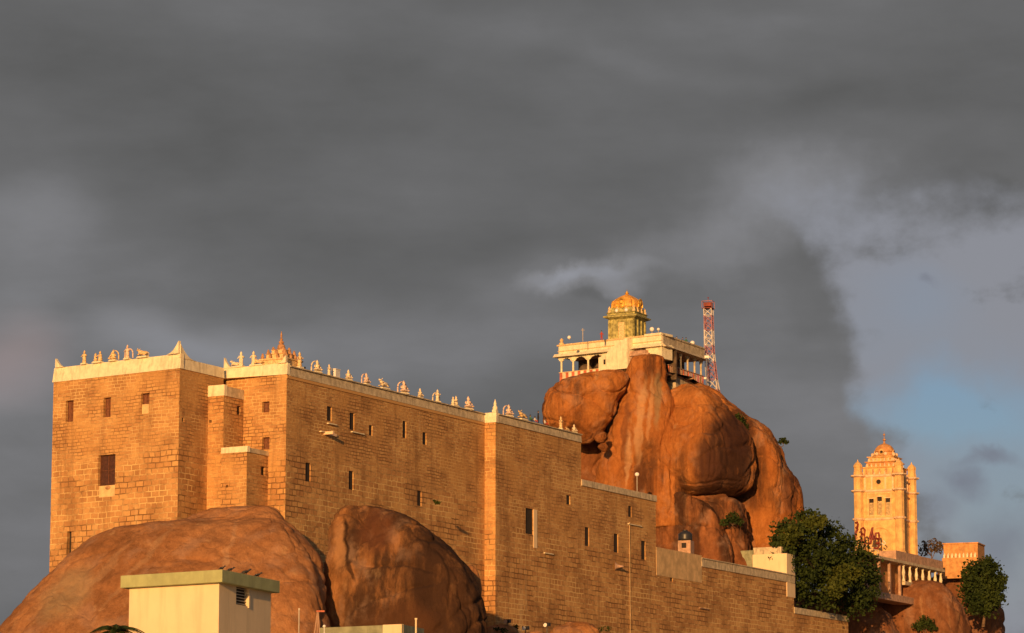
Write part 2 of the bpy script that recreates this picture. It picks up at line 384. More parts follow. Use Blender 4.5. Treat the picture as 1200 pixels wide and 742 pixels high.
def sph(bm, c, r, n=12, M=None):
    r = (r, r, r) if isinstance(r, (int, float)) else r
    m = Matrix.Translation(c) @ Matrix.Diagonal((r[0], r[1], r[2], 1))
    return bmesh.ops.create_uvsphere(bm, u_segments=n, v_segments=max(6, n // 2 + 2), radius=1, matrix=(M @ m) if M else m)
def tube(bm, pts, rad, n=6):
    pts = [Vector(p) for p in pts]; rs = rad if isinstance(rad, (list, tuple)) else [rad] * len(pts)
    rings = []
    for i, p in enumerate(pts):
        t = (pts[min(i + 1, len(pts) - 1)] - pts[max(i - 1, 0)]).normalized()
        a = t.cross(Vector((0, 0, 1)));  a = a if a.length > .05 else t.cross(Vector((1, 0, 0))); a.normalize(); b = t.cross(a)
        rings.append([bm.verts.new(p + (a * math.cos(k * 2 * math.pi / n) + b * math.sin(k * 2 * math.pi / n)) * rs[i]) for k in range(n)])
    for r0, r1 in zip(rings, rings[1:]):
        for k in range(n): bm.faces.new((r0[k], r0[(k + 1) % n], r1[(k + 1) % n], r1[k]))
    bm.faces.new(rings[0]); bm.faces.new(rings[-1][::-1])
def lathe(bm, prof, n=24, c=(0, 0), M=None, square=0):
    """prof: (radius, z); square=4 gives a square plan"""
    k = square or n; rings = []
    for r, z in prof:
        ring = []
        for i in range(k):
            a = 2 * math.pi * (i + (.5 if square else 0)) / k; rr = r * (1 / math.cos(math.pi / k) if square else 1)
            p = Vector((c[0] + rr * math.cos(a), c[1] + rr * math.sin(a), z)); ring.append(bm.verts.new((M @ p) if M else p))
        rings.append(ring)
    for r0, r1 in zip(rings, rings[1:]):
        for i in range(k): bm.faces.new((r0[i], r0[(i + 1) % k], r1[(i + 1) % k], r1[i]))
    bm.faces.new(rings[0]); bm.faces.new(rings[-1][::-1])
def prism_pts(bm, pts, z0, z1, thick_pts=None):
    a = [bm.verts.new((p[0], p[1], z0)) for p in pts]; b = [bm.verts.new((p[0], p[1], z1)) for p in pts]
    n = len(pts)
    for i in range(n): bm.faces.new((a[i], a[(i + 1) % n], b[(i + 1) % n], b[i]))
    bm.faces.new(b); bm.faces.new(a[::-1])
def band(bm, p0, p1, z0, z1, proud=.15, thick=.5, e0=0, e1=0, lean=0):
    """a box along a wall line seen from outside left to right; e0/e1 lengthen the ends"""
    p0, p1 = V2(p0), V2(p1); d = (p1 - p0).normalized(); n = Vector((d.y, -d.x))
    a = p0 - d * e0; b = p1 + d * e1
    lo = [a + n * proud, b + n * proud, b - n * thick, a - n * thick]
    hi = [p - n * lean if i < 2 else p for i, p in enumerate(lo)]
    A = [bm.verts.new((p.x, p.y, z0)) for p in lo]; B = [bm.verts.new((p.x, p.y, z1)) for p in hi]
    for i in range(4): bm.faces.new((A[i], A[(i + 1) % 4], B[(i + 1) % 4], B[i]))
    bm.faces.new(B); bm.faces.new(A[::-1])

def wall_face(bm, p0, p1, z0, z1, ops=(), depth=.45, s_off=0, reveal=True, step=4.0):
    """a wall seen from outside left (p0) to right (p1), with real openings (s0, s1, za, zb)"""
    p0, p1 = V2(p0), V2(p1); Lw = (p1 - p0).length; d = (p1 - p0) / Lw; n = Vector((d.y, -d.x))
    ss = sorted({0, Lw} | {o[0] for o in ops} | {o[1] for o in ops}); zs = sorted({z0, z1} | {o[2] for o in ops} | {o[3] for o in ops})
    P = lambda s, z, k=0: (p0.x + d.x * s - n.x * k, p0.y + d.y * s - n.y * k, z)
    for i in range(len(ss) - 1):
        for j in range(len(zs) - 1):
            a, b, c, e = ss[i], ss[i + 1], zs[j], zs[j + 1]
            if any(a >= o[0] - 1e-6 and b <= o[1] + 1e-6 and c >= o[2] - 1e-6 and e <= o[3] + 1e-6 for o in ops): continue
            quad(bm, P(a, c), P(b, c), P(b, e), P(a, e), [(a + s_off, c), (b + s_off, c), (b + s_off, e), (a + s_off, e)])
    for (a, b, c, e) in [o[:4] for o in ops]:
        k = depth; U = s_off
        quad(bm, P(a, c), P(a, e), P(a, e, k), P(a, c, k), [(a + U, c), (a + U, e), (a + U - k, e), (a + U - k, c)])
        quad(bm, P(b, e), P(b, c), P(b, c, k), P(b, e, k), [(b + U, e), (b + U, c), (b + U + k, c), (b + U + k, e)])
        quad(bm, P(a, e), P(b, e), P(b, e, k), P(a, e, k), [(a + U, e), (b + U, e), (b + U, e + k), (a + U, e + k)])
        quad(bm, P(b, c), P(a, c), P(a, c, k), P(b, c, k), [(b + U, c), (a + U, c), (a + U, c - k), (b + U, c - k)])

class Wall:
    """one straight face of masonry; openings are given where the photo shows them"""
    def __init__(s, p0, p1): s.p0, s.p1 = V2(p0), V2(p1); s.d = (s.p1 - s.p0).normalized(); s.n = Vector((s.d.y, -s.d.x)); s.ops = []; s.L = (s.p1 - s.p0).length
    def op(s, u, v, w, h):
        a, z = on_line(u - w / 2, v, s.p0, s.d); b, _ = on_line(u + w / 2, v, s.p0, s.d)
        _, z1 = on_line(u, v - h / 2, s.p0, s.d); _, z0 = on_line(u, v + h / 2, s.p0, s.d)
        s.ops.append((a, b, z0, z1)); return s.ops[-1]
    def pt(s, t, z, k=0): q = s.p0 + s.d * t - s.n * k; return Vector((q.x, q.y, z))
    def frame(s): return Matrix(((s.d.x, -s.n.x, 0, s.p0.x), (s.d.y, -s.n.y, 0, s.p0.y), (0, 0, 1, 0), (0, 0, 0, 1)))   # local x along, y inwards

def window(W, o, root, depth=.42, kind='slit', name='window', lab=None):
    """pane at the back of the reveal, with a stone sill, bars or shutter as children"""
    a, b, c, e = o; M = W.frame(); w = b - a
    bm = bmesh.new()
    box(bm, a - .02, b + .02, depth, depth + .06, c - .02, e + .02, M)
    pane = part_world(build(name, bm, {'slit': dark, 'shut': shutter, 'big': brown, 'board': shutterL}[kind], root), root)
    if lab: pane['label'] = lab
    def kid(n, bm, m): x = build(n, bm, m, pane); x.matrix_parent_inverse = pane.matrix_world.inverted() if False else Matrix(); return x
    if kind in ('slit', 'shut'):
        bm = bmesh.new(); t = .06
        box(bm, a + .01, a + t, depth - .1, depth, c, e, M); box(bm, b - t, b - .01, depth - .1, depth, c, e, M)
        box(bm, a + t, b - t, depth - .1, depth, e - t, e - .01, M); box(bm, a + t, b - t, depth - .1, depth, c + .01, c + t, M)
        if kind == 'slit': bm.free()
        else:
            kid('frame', bm, shutter)
            bm = bmesh.new(); box(bm, (a + b) / 2 - .03, (a + b) / 2 + .03, depth - .09, depth - .001, c + t, e - t, M); kid('mullion', bm, shutter)
    if kind == 'big':
        bm = bmesh.new()
        for x in np.linspace(a + .05, b - .05, 3): box(bm, x - .025, x + .025, depth - .12, depth - .02, c, e, M)
        for z in (c + .04, c + (e - c) * .5, e - .04): box(bm, a + .09, b - .09, depth - .1, depth - .04, z - .025, z + .025, M)
        kid('frame', bm, shutter)
    return pane

# ================================================================== SETTING
def smooth(a, b, x): t = min(1, max(0, (x - a) / (b - a))); return t * t * (3 - 2 * t)
def make_ground():
    xs = sorted(set(list(np.linspace(-260, 300, 57)) + [-9000, -4000, -1500, -700, -400, 450, 800, 1500, 4000, 9000]))
    ys = sorted(set(list(np.linspace(180, 760, 59)) + [-9000, -3000, -800, -200, 0, 60, 120, 900, 1200, 2500, 5000, 12000]))
    bm = bmesh.new(); g = []
    for y in ys:
        row = []
        for x in xs:
            k = smooth(250, 345, y) * (1 - smooth(610, 740, y)) * smooth(-150, -60, x - (y - 380) * .05) * (1 - smooth(75, 200, x))
            z = 0.052 * max(0, y) * k
            if k > 0: z += k * 1.5 * noise.noise(Vector((x * .03, y * .03, 0)))
            row.append(bm.verts.new((x, y, z)))
        g.append(row)
    for j in range(len(ys) - 1):
        for i in range(len(xs) - 1): bm.faces.new((g[j][i], g[j][i + 1], g[j + 1][i + 1], g[j + 1][i]))
    tag(build('ground', bm, groundM, smooth=True), kind='structure')
make_ground()

def crom(P, t):
    n = len(P) - 1; i = min(int(t * n), n - 1); f = t * n - i
    p = [np.array(P[max(0, min(n, i + k - 1))], float) for k in range(4)]
    return .5 * ((2 * p[1]) + (-p[0] + p[2]) * f + (2 * p[0] - 5 * p[1] + 4 * p[2] - p[3]) * f * f + (-p[0] + 3 * p[1] - 3 * p[2] + p[3]) * f ** 3)

def loft_rock(name, prof, Y, mat, aspect=1.0, rot=0, n=2.6, amp=.05, nr=110, nt=200, seed=0, lean=0, fs=1.0, dmax=None, ridge=.5, rough=1.0):
    """a boulder as stacked sections: prof rows are (v, u left, u right) of its outline at distance Y"""
    th = np.linspace(0, 2 * math.pi, nt, endpoint=False)
    c, s = np.cos(th), np.sin(th); e = 2 / n
    X = np.sign(c) * np.abs(c) ** e; Yy = np.sign(s) * np.abs(s) ** e * aspect
    ph = R(rot); x = X * math.cos(ph) - Yy * math.sin(ph); y = X * math.sin(ph) + Yy * math.cos(ph)
    hx = x.max(); x /= hx; y /= hx
    verts = []; wmax = 0
    rows = []
    for i in range(nr + 1):
        v, ul, ur = crom(prof, i / nr)
        a = at(ul, v, Y)
        if lean: Yr = Y + lean * (a.z - at(ul, prof[-1][0], Y).z); a = at(ul, v, Yr); b = at(ur, v, Yr)
        else: b = at(ur, v, Y)
        rows.append(((a.x + b.x) / 2, (b.x - a.x) / 2, (a.z + b.z) / 2))
    wmax = max(r[1] for r in rows)
    for i, (cx, hw, z) in enumerate(rows):
        hy = hw if dmax is None else min(hw, dmax)
        Yc = Y + lean * (z - rows[-1][2])
        for j in range(nt):
            p = Vector((cx + x[j] * hw, Yc + y[j] * hy, z))
            dirn = Vector((x[j], y[j], 0)).normalized()
            q = Vector((p.x, p.y, p.z * .62)) * (.09 * fs) + Vector((seed * 17.3, seed * 5.1, 0))
            f = noise.fractal(q, 1.0, 2.1, 5)
            r_ = 1 - abs(noise.noise(q * 1.7 + Vector((9, 4, 2)))) * 2
            r_ = max(0, r_) ** 5
            k = min(1, hw / (wmax * .25))
            d = wmax * amp * k * (f * 1.1 - ridge * r_)
            w3 = Vector((p.x, p.y, p.z)) ; k3 = min(1, hw / 3) * rough * min(1, wmax / 6)
            g1 = 1 - abs(noise.noise(Vector((p.x * .33, p.y * .33, p.z * .05 + seed)) + Vector((f, f, 0)) * .5)) * 5.0
            g2 = 1 - abs(noise.noise(Vector((p.x * .12 + seed, p.y * .12, p.z * .22)))) * 9.0
            d += k3 * (.55 * noise.fractal(w3 * .42, .8, 2.0, 5) - .55 * max(0, g1) ** 2 - .8 * max(0, g2) ** 2)
            verts.append((p.x + dirn.x * d, p.y + dirn.y * d, p.z + d * .25))
    m = len(rows)
    faces = [(i * nt + j, (i + 1) * nt + j, (i + 1) * nt + (j + 1) % nt, i * nt + (j + 1) % nt) for i in range(m - 1) for j in range(nt)]
    faces.append(tuple(range(nt))); faces.append(tuple(range((m - 1) * nt, m * nt))[::-1])
    me = bpy.data.meshes.new(name); me.from_pydata(verts, [], faces)
    return link(name, me, mat, smooth=True)

# ---- fort plan, fixed by its parapet level
B = at(336, 438.7, 380); ZP = B.z
A = at_z(210.7, 431.7, ZP); A0 = at_z(62.8, 448.3, ZP); C = at_z(568, 494.5, ZP)
d1 = V2(C - B).normalized(); n1 = Vector((d1.y, -d1.x))
dl = V2(at_z(262, 445.3, ZP) - B).normalized()         # main block, lit face, going left
def line_u(u, v, p0, d): t, z = on_line(u, v, V2(p0), d); return V2(p0) + d * t, z
A2, _ = line_u(262, 440, A, d1)
B0, _ = line_u(262, 440, B, dl)
# buttresses
m1, _ = line_u(285, 500, B, dl); q, _ = line_u(262, 500, m1, d1); P1 = q; P1L, _ = line_u(235, 500, P1, dl)
m2, _ = line_u(314, 560, B, dl); P2, _ = line_u(289, 560, m2, d1); P2L, _ = line_u(259, 560, P2, dl)
_, ZP1 = line_u(262, 463.5, P1, d1); _, ZP1t = line_u(262, 450.5, P1, d1)
_, ZP2 = line_u(289, 529.5, P2, d1); _, ZP2t = line_u(289, 522.5, P2, d1)
Dp = V2(C) + n1 * 1.6
print('proj D', proj((Dp.x, Dp.y, ZP)), 'ZP', ZP, 'd1', d1, 'dl', dl)
E, _ = line_u(681, 540, Dp, d1); Fp, _ = line_u(768.5, 600, Dp, d1); G, _ = line_u(822, 660, Dp, d1); H, _ = line_u(930, 680, Dp, d1); I, _ = line_u(994, 730, Dp, d1)
_, ZE = line_u(681, 569, Dp, d1); _, ZG = line_u(822, 664, Dp, d1); _, ZGt = line_u(822, 651, Dp, d1); _, ZI = line_u(994, 729, Dp, d1)
_, ZPl = line_u(768.5, 674, Dp, d1); _, ZPt = line_u(768.5, 641, Dp, d1)
Z0 = 17.0

# rocks the fort stands on
K = {}
tag(loft_rock('rock_slope', [(592.6, 264, 318), (595, 240, 326), (600, 225, 331), (607, 208, 336), (612, 164, 340), (617, 134, 345), (624, 113, 351), (640, 88, 364), (655, 71, 373), (668, 58, 378), (690, 36, 383), (710, 16, 385), (735, -8, 387), (800, -70, 389)],
    359, rock('rock_fort_slope', (.55, .275, .125), (.40, .185, .08), amt=.35, pale=.45, joints=.3,
    stains_shade=[(at(70, 690, 356), 3.2, 5, 40, (.36, .27, .16), .6), (at(150, 650, 350), .5, 8, 38, (.52, .34, .2), .28), (at(110, 655, 352), .6, 6, 40, (.50, .33, .2), .25), (at(255, 640, 350), .4, 6, 12, (.56, .36, .22), .35)]), rough=.30, aspect=.40, rot=-14, n=3.2, amp=.035, seed=1, nr=150, nt=280, lean=.6), kind='structure')
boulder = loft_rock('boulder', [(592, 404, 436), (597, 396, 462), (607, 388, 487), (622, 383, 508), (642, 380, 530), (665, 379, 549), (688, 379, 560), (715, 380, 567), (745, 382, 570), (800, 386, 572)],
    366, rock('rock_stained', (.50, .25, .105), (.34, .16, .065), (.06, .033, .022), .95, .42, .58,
    stains_shade=[(at(403, 632, 366), .45, 3.6, -4, (.03, .015, .01), .95), (at(411, 668, 366), .4, 1.8, -20, (.03, .015, .01), .8), (at(395, 640, 366), .9, 3.5, 0, (.46, .25, .12), .6), (at(533, 695, 366), 8, 11, -8, (.045, .023, .015), .95), (at(440, 620, 366), 3, 3.5, 0, (.13, .05, .025), .7), (at(470, 735, 366), 6, 3.5, 0, (.09, .04, .02), .7)]),  # thin dark ones paint a shadowy crack; the widest darkens the right part
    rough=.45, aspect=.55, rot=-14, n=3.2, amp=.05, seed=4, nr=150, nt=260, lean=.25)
tag(boulder, 'huge dark stained rounded boulder leaning against the long stone wall', 'boulder')
for i, (u, v, ru, rv, Y, lb) in enumerate([(588, 744, 22, 12, 408, 'low orange boulder at the foot of the bright pilaster'), (676, 746, 32, 17, 425, 'broad low orange boulder at the foot of the rampart wall'),
                                      (552, 688, 12, 26, 376, 'small red brown stone wedged at the right side of the dark boulder'),
                                      (628, 748, 14, 9, 417, 'small dark boulder between two low orange boulders')]):
    pr = [(v - rv, u - ru * .15, u + ru * .15), (v - rv * .93, u - ru * .45, u + ru * .4), (v - rv * .7, u - ru * .78, u + ru * .72), (v - rv * .3, u - ru, u + ru * .93), (v + rv * .2, u - ru, u + ru), (v + rv * .7, u - ru * .8, u + ru * .8), (v + rv * 1.1, u - ru * .5, u + ru * .5)]
    tag(loft_rock('boulder', pr, Y, MATS['rock_fort_slope'], aspect=.9, amp=.16, seed=20 + i, nr=60, nt=100, fs=4), lb, 'boulder')

# ---- summit rock
white = (.66, .46, .27)
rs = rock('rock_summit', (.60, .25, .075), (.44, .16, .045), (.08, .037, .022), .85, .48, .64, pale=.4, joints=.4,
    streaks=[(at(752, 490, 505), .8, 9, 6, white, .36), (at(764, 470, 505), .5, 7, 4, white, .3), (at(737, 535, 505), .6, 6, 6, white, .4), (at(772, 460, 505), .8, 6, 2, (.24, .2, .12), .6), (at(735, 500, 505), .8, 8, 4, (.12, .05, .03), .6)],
    stains_shade=[(at(850, 535, 512), 5.6, 11.5, 6, (.055, .026, .018), .96), (at(866, 505, 512), 3.6, 6, 20, (.07, .03, .02), .9), (at(826, 560, 512), 3, 6, 0, (.07, .03, .02), .9), (at(925, 575, 520), 2, 5, 10, (.09, .035, .022), .7)])  # wide dark ones: water staining plus the right side's shade, painted into the colour
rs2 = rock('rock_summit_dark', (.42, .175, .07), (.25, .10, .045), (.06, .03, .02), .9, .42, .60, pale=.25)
sk = dict(kind='structure')
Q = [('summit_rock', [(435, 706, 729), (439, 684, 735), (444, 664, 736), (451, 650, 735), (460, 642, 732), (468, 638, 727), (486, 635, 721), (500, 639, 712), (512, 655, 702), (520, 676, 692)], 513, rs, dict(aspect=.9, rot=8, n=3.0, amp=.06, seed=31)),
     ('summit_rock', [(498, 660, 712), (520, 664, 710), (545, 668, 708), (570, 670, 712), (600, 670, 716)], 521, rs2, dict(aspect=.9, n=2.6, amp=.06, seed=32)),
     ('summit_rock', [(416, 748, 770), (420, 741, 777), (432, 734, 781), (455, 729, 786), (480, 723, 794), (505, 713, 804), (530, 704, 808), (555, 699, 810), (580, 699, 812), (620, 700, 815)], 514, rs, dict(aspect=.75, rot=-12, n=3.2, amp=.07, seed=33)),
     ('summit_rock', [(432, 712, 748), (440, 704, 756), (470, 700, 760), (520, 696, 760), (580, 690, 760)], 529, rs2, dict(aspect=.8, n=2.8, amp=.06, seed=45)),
     # the body of the hill, stepping down to the right
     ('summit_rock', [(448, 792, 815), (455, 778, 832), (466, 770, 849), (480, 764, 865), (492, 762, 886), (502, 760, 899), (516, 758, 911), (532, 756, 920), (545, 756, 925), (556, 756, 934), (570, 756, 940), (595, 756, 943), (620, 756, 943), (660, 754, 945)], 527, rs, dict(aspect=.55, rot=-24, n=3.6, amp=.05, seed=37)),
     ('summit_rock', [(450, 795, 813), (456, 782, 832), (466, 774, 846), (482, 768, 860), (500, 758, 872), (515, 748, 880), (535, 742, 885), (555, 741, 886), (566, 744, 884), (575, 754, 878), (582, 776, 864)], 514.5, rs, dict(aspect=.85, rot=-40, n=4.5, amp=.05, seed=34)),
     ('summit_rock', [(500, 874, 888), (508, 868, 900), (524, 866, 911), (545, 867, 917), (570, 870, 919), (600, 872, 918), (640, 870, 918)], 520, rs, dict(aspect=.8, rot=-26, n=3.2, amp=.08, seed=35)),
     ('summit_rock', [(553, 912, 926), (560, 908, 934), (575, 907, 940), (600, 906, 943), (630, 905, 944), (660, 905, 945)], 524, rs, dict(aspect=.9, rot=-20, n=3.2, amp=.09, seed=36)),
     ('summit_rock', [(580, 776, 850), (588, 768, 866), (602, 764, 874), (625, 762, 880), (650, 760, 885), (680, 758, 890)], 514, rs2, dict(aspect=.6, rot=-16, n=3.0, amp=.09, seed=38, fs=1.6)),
     ('summit_rock', [(597, 868, 884), (603, 857, 899), (615, 848, 912), (632, 842, 918), (655, 838, 922), (690, 835, 926)], 521, rock('rock_summit_pale', (.56, .26, .12), (.40, .17, .075), amt=.6), dict(aspect=.6, rot=-12, n=2.7, amp=.10, seed=39, fs=1.8)),
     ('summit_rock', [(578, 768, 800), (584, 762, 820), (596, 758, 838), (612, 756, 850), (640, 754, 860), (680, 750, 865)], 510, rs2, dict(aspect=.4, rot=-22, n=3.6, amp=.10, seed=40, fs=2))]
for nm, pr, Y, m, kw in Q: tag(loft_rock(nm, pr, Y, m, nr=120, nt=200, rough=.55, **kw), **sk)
for i, (u, v, r_) in enumerate([(705, 513, 7), (707, 524, 5.5)]):
    pr = [(v - r_, u - 1, u + 1), (v - r_ * .8, u - r_ * .6, u + r_ * .6), (v, u - r_, u + r_), (v + r_ * .8, u - r_ * .6, u + r_ * .6), (v + r_, u - 1, u + 1)]
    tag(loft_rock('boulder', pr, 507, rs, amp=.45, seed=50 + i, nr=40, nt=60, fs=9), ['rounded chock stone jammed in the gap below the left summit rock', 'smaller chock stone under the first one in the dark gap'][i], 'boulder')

# ---- rock hill on the right
rr = rock('rock_right_hill', (.36, .16, .075), (.25, .105, .05), (.09, .045, .03), .7, .5, .68, pale=.3)
tag(loft_rock('right_hill', [(694, 935, 990), (700, 915, 1015), (712, 905, 1035), (735, 900, 1050), (800, 890, 1070)], 548, rr, aspect=.5, rough=.45, rot=-24, n=3.0, amp=.06, seed=44), kind='structure')
tag(loft_rock('right_hill', [(656, 1108, 1142), (660, 1104, 1147), (670, 1098, 1156), (682, 1080, 1164), (700, 1066, 1170), (720, 1060, 1175), (750, 1055, 1177), (800, 1050, 1180)], 578, rr, aspect=.7, rot=-20, n=3.0, amp=.05, rough=.45, seed=41, dmax=11), kind='structure')
tag(loft_rock('right_hill', [(681, 1052, 1098), (686, 1030, 1112), (697, 1012, 1124), (712, 1004, 1132), (735, 1000, 1138), (770, 996, 1142), (810, 990, 1145)], 556, rr, rough=.45, aspect=.6, rot=-24, n=3.2, amp=.06, seed=42), kind='structure')

# ================================================================== STONE TEMPLE BLOCK (left)
fort = empty('stone_temple', (A.x, A.y, Z0), 0, 'long fortress-like sandstone temple block with pale parapet, standing on the orange rock slope', 'building')
def fpart(name, bm, mat, root=None, **k): r = root or fort; return part_world(build(name, bm, mat, r, **k), r)
WA = Wall(A0, A); WAs = Wall(A, A2); WB = Wall(B0, B); WL = Wall(B, C)
wins = []
for u, v, w, h, k in [(81.5, 482, 9, 25, 'shut'), (125.5, 477.5, 8.5, 23, 'shut'), (170, 473, 10, 24, 'shut'), (125, 551, 20, 36, 'big'), (81, 636, 5, 26, 'slit')]:
    wins.append((WA, WA.op(u, v, w, h), k))
wins.append((WAs, WAs.op(214.5, 492, 2.2, 4.5), 'slit'))
for u, v, w, h in [(311.5, 477, 8.5, 12.5), (311.5, 519.5, 8.5, 14)]: wins.append((WB, WB.op(u, v, w, h), 'shut'))
for u, v, w, h in [(386, 485, 5.5, 17), (412.5, 494, 5.5, 20), (434.5, 504.5, 4, 12), (474, 503.5, 4.2, 20), (497.5, 514, 4.5, 14.5), (361, 553.5, 6, 22), (411.5, 563, 5.5, 22), (491.5, 584, 5, 18)]:
    wins.append((WL, WL.op(u, v, w, h), 'slit'))
bm = bmesh.new()
wall_face(bm, A0, A, Z0, ZP, WA.ops, .55)
wall_face(bm, A, A2, Z0, ZP, WAs.ops, .5, 30)
wall_face(bm, B0, B, Z0, ZP, WB.ops, .5, 60)
wall_face(bm, B, C, Z0, ZP, WL.ops, .22, 90)
Cb = V2(C) + dl * 26; A0b = V2(A0) + d1 * 22
wall_face(bm, C, Cb, Z0, ZP, (), 0, 200); wall_face(bm, Cb, A0b, Z0, ZP, (), 0, 230); wall_face(bm, A0b, A0, Z0, ZP, (), 0, 300)
f = bm.faces.new([bm.verts.new((p[0], p[1], ZP)) for p in (A0, A, A2, B, C, Cb, A0b)])
fpart('wall', bm, stoneB, uv=True)
for (W, o, k) in wins:
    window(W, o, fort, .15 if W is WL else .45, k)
# boards below the third window and the big one
for (W, o, zl, zh, lab) in [(WA, WA.ops[2], 0, .48, 'pale board'), (WA, WA.ops[3], 0, 0, '')]:
    bm = bmesh.new(); a, b, c, e = o
    if lab: box(bm, a + .02, b - .25, .2, .4, c + .01, c + (e - c) * zh, W.frame())
    else:
        box(bm, a + .25, b + .02, -.03, .1, c - 1.35, c - .02, W.frame())
    fpart('window_board', bm, shutterL)
bm = bmesh.new(); a, b, c, e = WA.ops[3]; sph(bm, ((a + b) / 2 + .3, -.06, c - .28), (.42, .12, .22), 12, WA.frame()); fpart('carved_boss', bm, terra)
# pale verge under slit windows, water spouts and ledges on the long wall
for (u, v, w) in [(381, 505, 13), (418, 505.5, 14), (388, 495.5, 10)]:
    t0, z = on_line(u - w / 2, v, WL.p0, WL.d); t1, _ = on_line(u + w / 2, v + w * .24, WL.p0, WL.d)
    bm = bmesh.new(); box(bm, t0, t1, -.28, 0.02, z - .12, z, WL.frame()); fpart('ledge', bm, plaster)
t0, z = on_line(379, 506, WL.p0, WL.d)
bm = bmesh.new(); box(bm, t0, t0 + .35, -1.3, .02, z - .35, z, WL.frame()); box(bm, t0 + .36, t0 + 2.8, -.22, .02, z - .3, z, WL.frame()); fpart('water_spout', bm, rosew)
# parapets: tall bright band on the two lit faces, thin weathered band on the long side
bm = bmesh.new()
band(bm, A0, A, ZP, ZP + 1.75, .12, .55, .1, .12, .3)
fpart('parapet', bm, plaster)
bm = bmesh.new(); band(bm, A, A2, ZP, ZP + 1.25, .12, .5, -.6, 0, .1); fpart('parapet', bm, plaster)
bm = bmesh.new(); band(bm, B0, B, ZP, ZP + 1.35, .12, .5, 0, .12, .1); fpart('parapet', bm, plaster)
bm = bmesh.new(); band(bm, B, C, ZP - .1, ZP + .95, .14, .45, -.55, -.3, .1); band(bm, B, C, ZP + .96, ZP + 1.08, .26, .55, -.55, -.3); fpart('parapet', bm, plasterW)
for (p, q, k) in [(B, C, .10)]:
    bm = bmesh.new(); band(bm, p, q, ZP - .45, ZP - .12, .10, .1, 0, 0); fpart('string_course', bm, stoneJ)
# corner horns: curved plates rising at the parapet corners
def horn(pt, d, z, L, hh, side, th=.4, base=1.0):
    bm = bmesh.new(); n = 9
    prof = [(-.02, 0)] + [(L * (i / n), hh * (1 - i / n) ** 2.2 + base * .0) for i in range(n + 1)] + [(L, 0)]
    nrm = Vector((d.y, -d.x)); A_ = [bm.verts.new((pt[0] + d.x * s * side + nrm.x * .1, pt[1] + d.y * s * side + nrm.y * .1, z + h)) for s, h in prof]
    B_ = [bm.verts.new((v.co.x - nrm.x * th, v.co.y - nrm.y * th, v.co.z)) for v in A_]
    m = len(A_)
    for i in range(m): bm.faces.new((A_[i], A_[(i + 1) % m], B_[(i + 1) % m], B_[i]))
    bm.faces.new(A_); bm.faces.new(B_[::-1]); return fpart('corner_horn', bm, plaster)
dA = (V2(A) - V2(A0)).normalized()
horn(V2(A0) + dA * .3, dA, ZP + 1.745, 1.5, 1.1, 1); horn(V2(A), -dA, ZP + 1.745, 1.9, 1.45, 1); horn(V2(A) - n1 * .0, d1, ZP + 1.245, 3.2, 1.6, 1)
horn(V2(B0) - dl * .1, -dl, ZP + 1.345, 1.3, 1.3, 1); horn(V2(B), dl, ZP + 1.345, 1.2, .9, 1)
# buttresses in the notch
for (pR, pL, inner, zt, ztt, ops, so_) in [(P1, P1L, m1, ZP1, ZP1t, [(280, 481, 4.5, 10.5)], 400), (P2, P2L, m2, ZP2, ZP2t, [(308.5, 552, 5, 10)], 450)]:
    bt_ = bmesh.new(); Wf = Wall(pL, pR); Wr = Wall(pR, V2(inner))
    fo = [Wf.op(*x) for x in ([(246.5, 494, 3, 3.2)] if so_ == 400 else [(266, 570, 2.5, 3)])]
    o2 = [Wr.op(*x) for x in ops]
    wall_face(bt_, pL, pR, Z0, zt, fo, .4, so_); wall_face(bt_, pR, inner, Z0, zt, o2, .5, so_ + 20)
    back = V2(pL) + d1 * ((V2(inner) - V2(pR)).length)
    wall_face(bt_, back, pL, Z0, zt, (), 0, so_ + 40)
    bt_.faces.new([bt_.verts.new((p[0], p[1], zt)) for p in (pL, pR, inner, back)])
    bb = fpart('buttress', bt_, stoneM, uv=True)
    for W_, oo in ((Wf, fo), (Wr, o2)):
        for o in oo:
            bm = bmesh.new(); a, b, c, e = o; box(bm, a - .02, b + .02, .38, .44, c - .02, e + .02, W_.frame()); x = build('opening', bm, dark, bb)
    bm = bmesh.new(); band(bm, pL, pR, zt, ztt, .10, .5, 0, .1, .05); x = build('coping', bm, plaster, bb)
    bm = bmesh.new(); band(bm, pR, inner, zt, ztt - .15, .10, .5, -.5, -.02, .05); x = build('coping', bm, plasterW, bb)

# ================================================================== RAMPART WALL (right of the bright pilaster)
ramp = empty('rampart_wall', (Dp.x, Dp.y, Z0), 0, 'long stepped sandstone rampart wall running right from the bright pilaster, lower towards the trees', 'wall')
def rpart(name, bm, mat, **k): return fpart(name, bm, mat, ramp, **k)
WR = Wall(Dp, E); WR2 = Wall(E, Fp); WR3 = Wall(Fp, G); WR4 = Wall(G, H)
rw = []
for u, v, w, h, k in [(620.5, 611, 9, 30, 'slit'), (666, 586, 4.5, 11, 'slit')]: rw.append((WR, WR.op(u, v, w, h), k))
for u, v, w, h in [(688, 629, 5, 22), (722, 636.5, 5, 22), (738.3, 599.5, 4, 13), (754, 645, 5, 22)]: rw.append((WR2, WR2.op(u, v, w, h), 'slit'))
rw.append((WR3, WR3.op(787, 678.5, 3, 6), 'slit'))
bm = bmesh.new()
def seg(bm, W, zt, thick, uo, left=False, right=True, ops=None):
    wall_face(bm, W.p0, W.p1, Z0, zt, W.ops, .24, uo)
    a, b = W.p0, W.p1; a2 = a - W.n * thick; b2 = b - W.n * thick
    if left: wall_face(bm, a2, a, Z0, zt, (), 0, uo - thick)
    wall_face(bm, b, b2, Z0, zt, (), 0, uo + W.L); wall_face(bm, b2, a2, Z0, zt, (), 0, uo)
    bm.faces.new([bm.verts.new((p[0], p[1], zt)) for p in (a, b, b2, a2)])
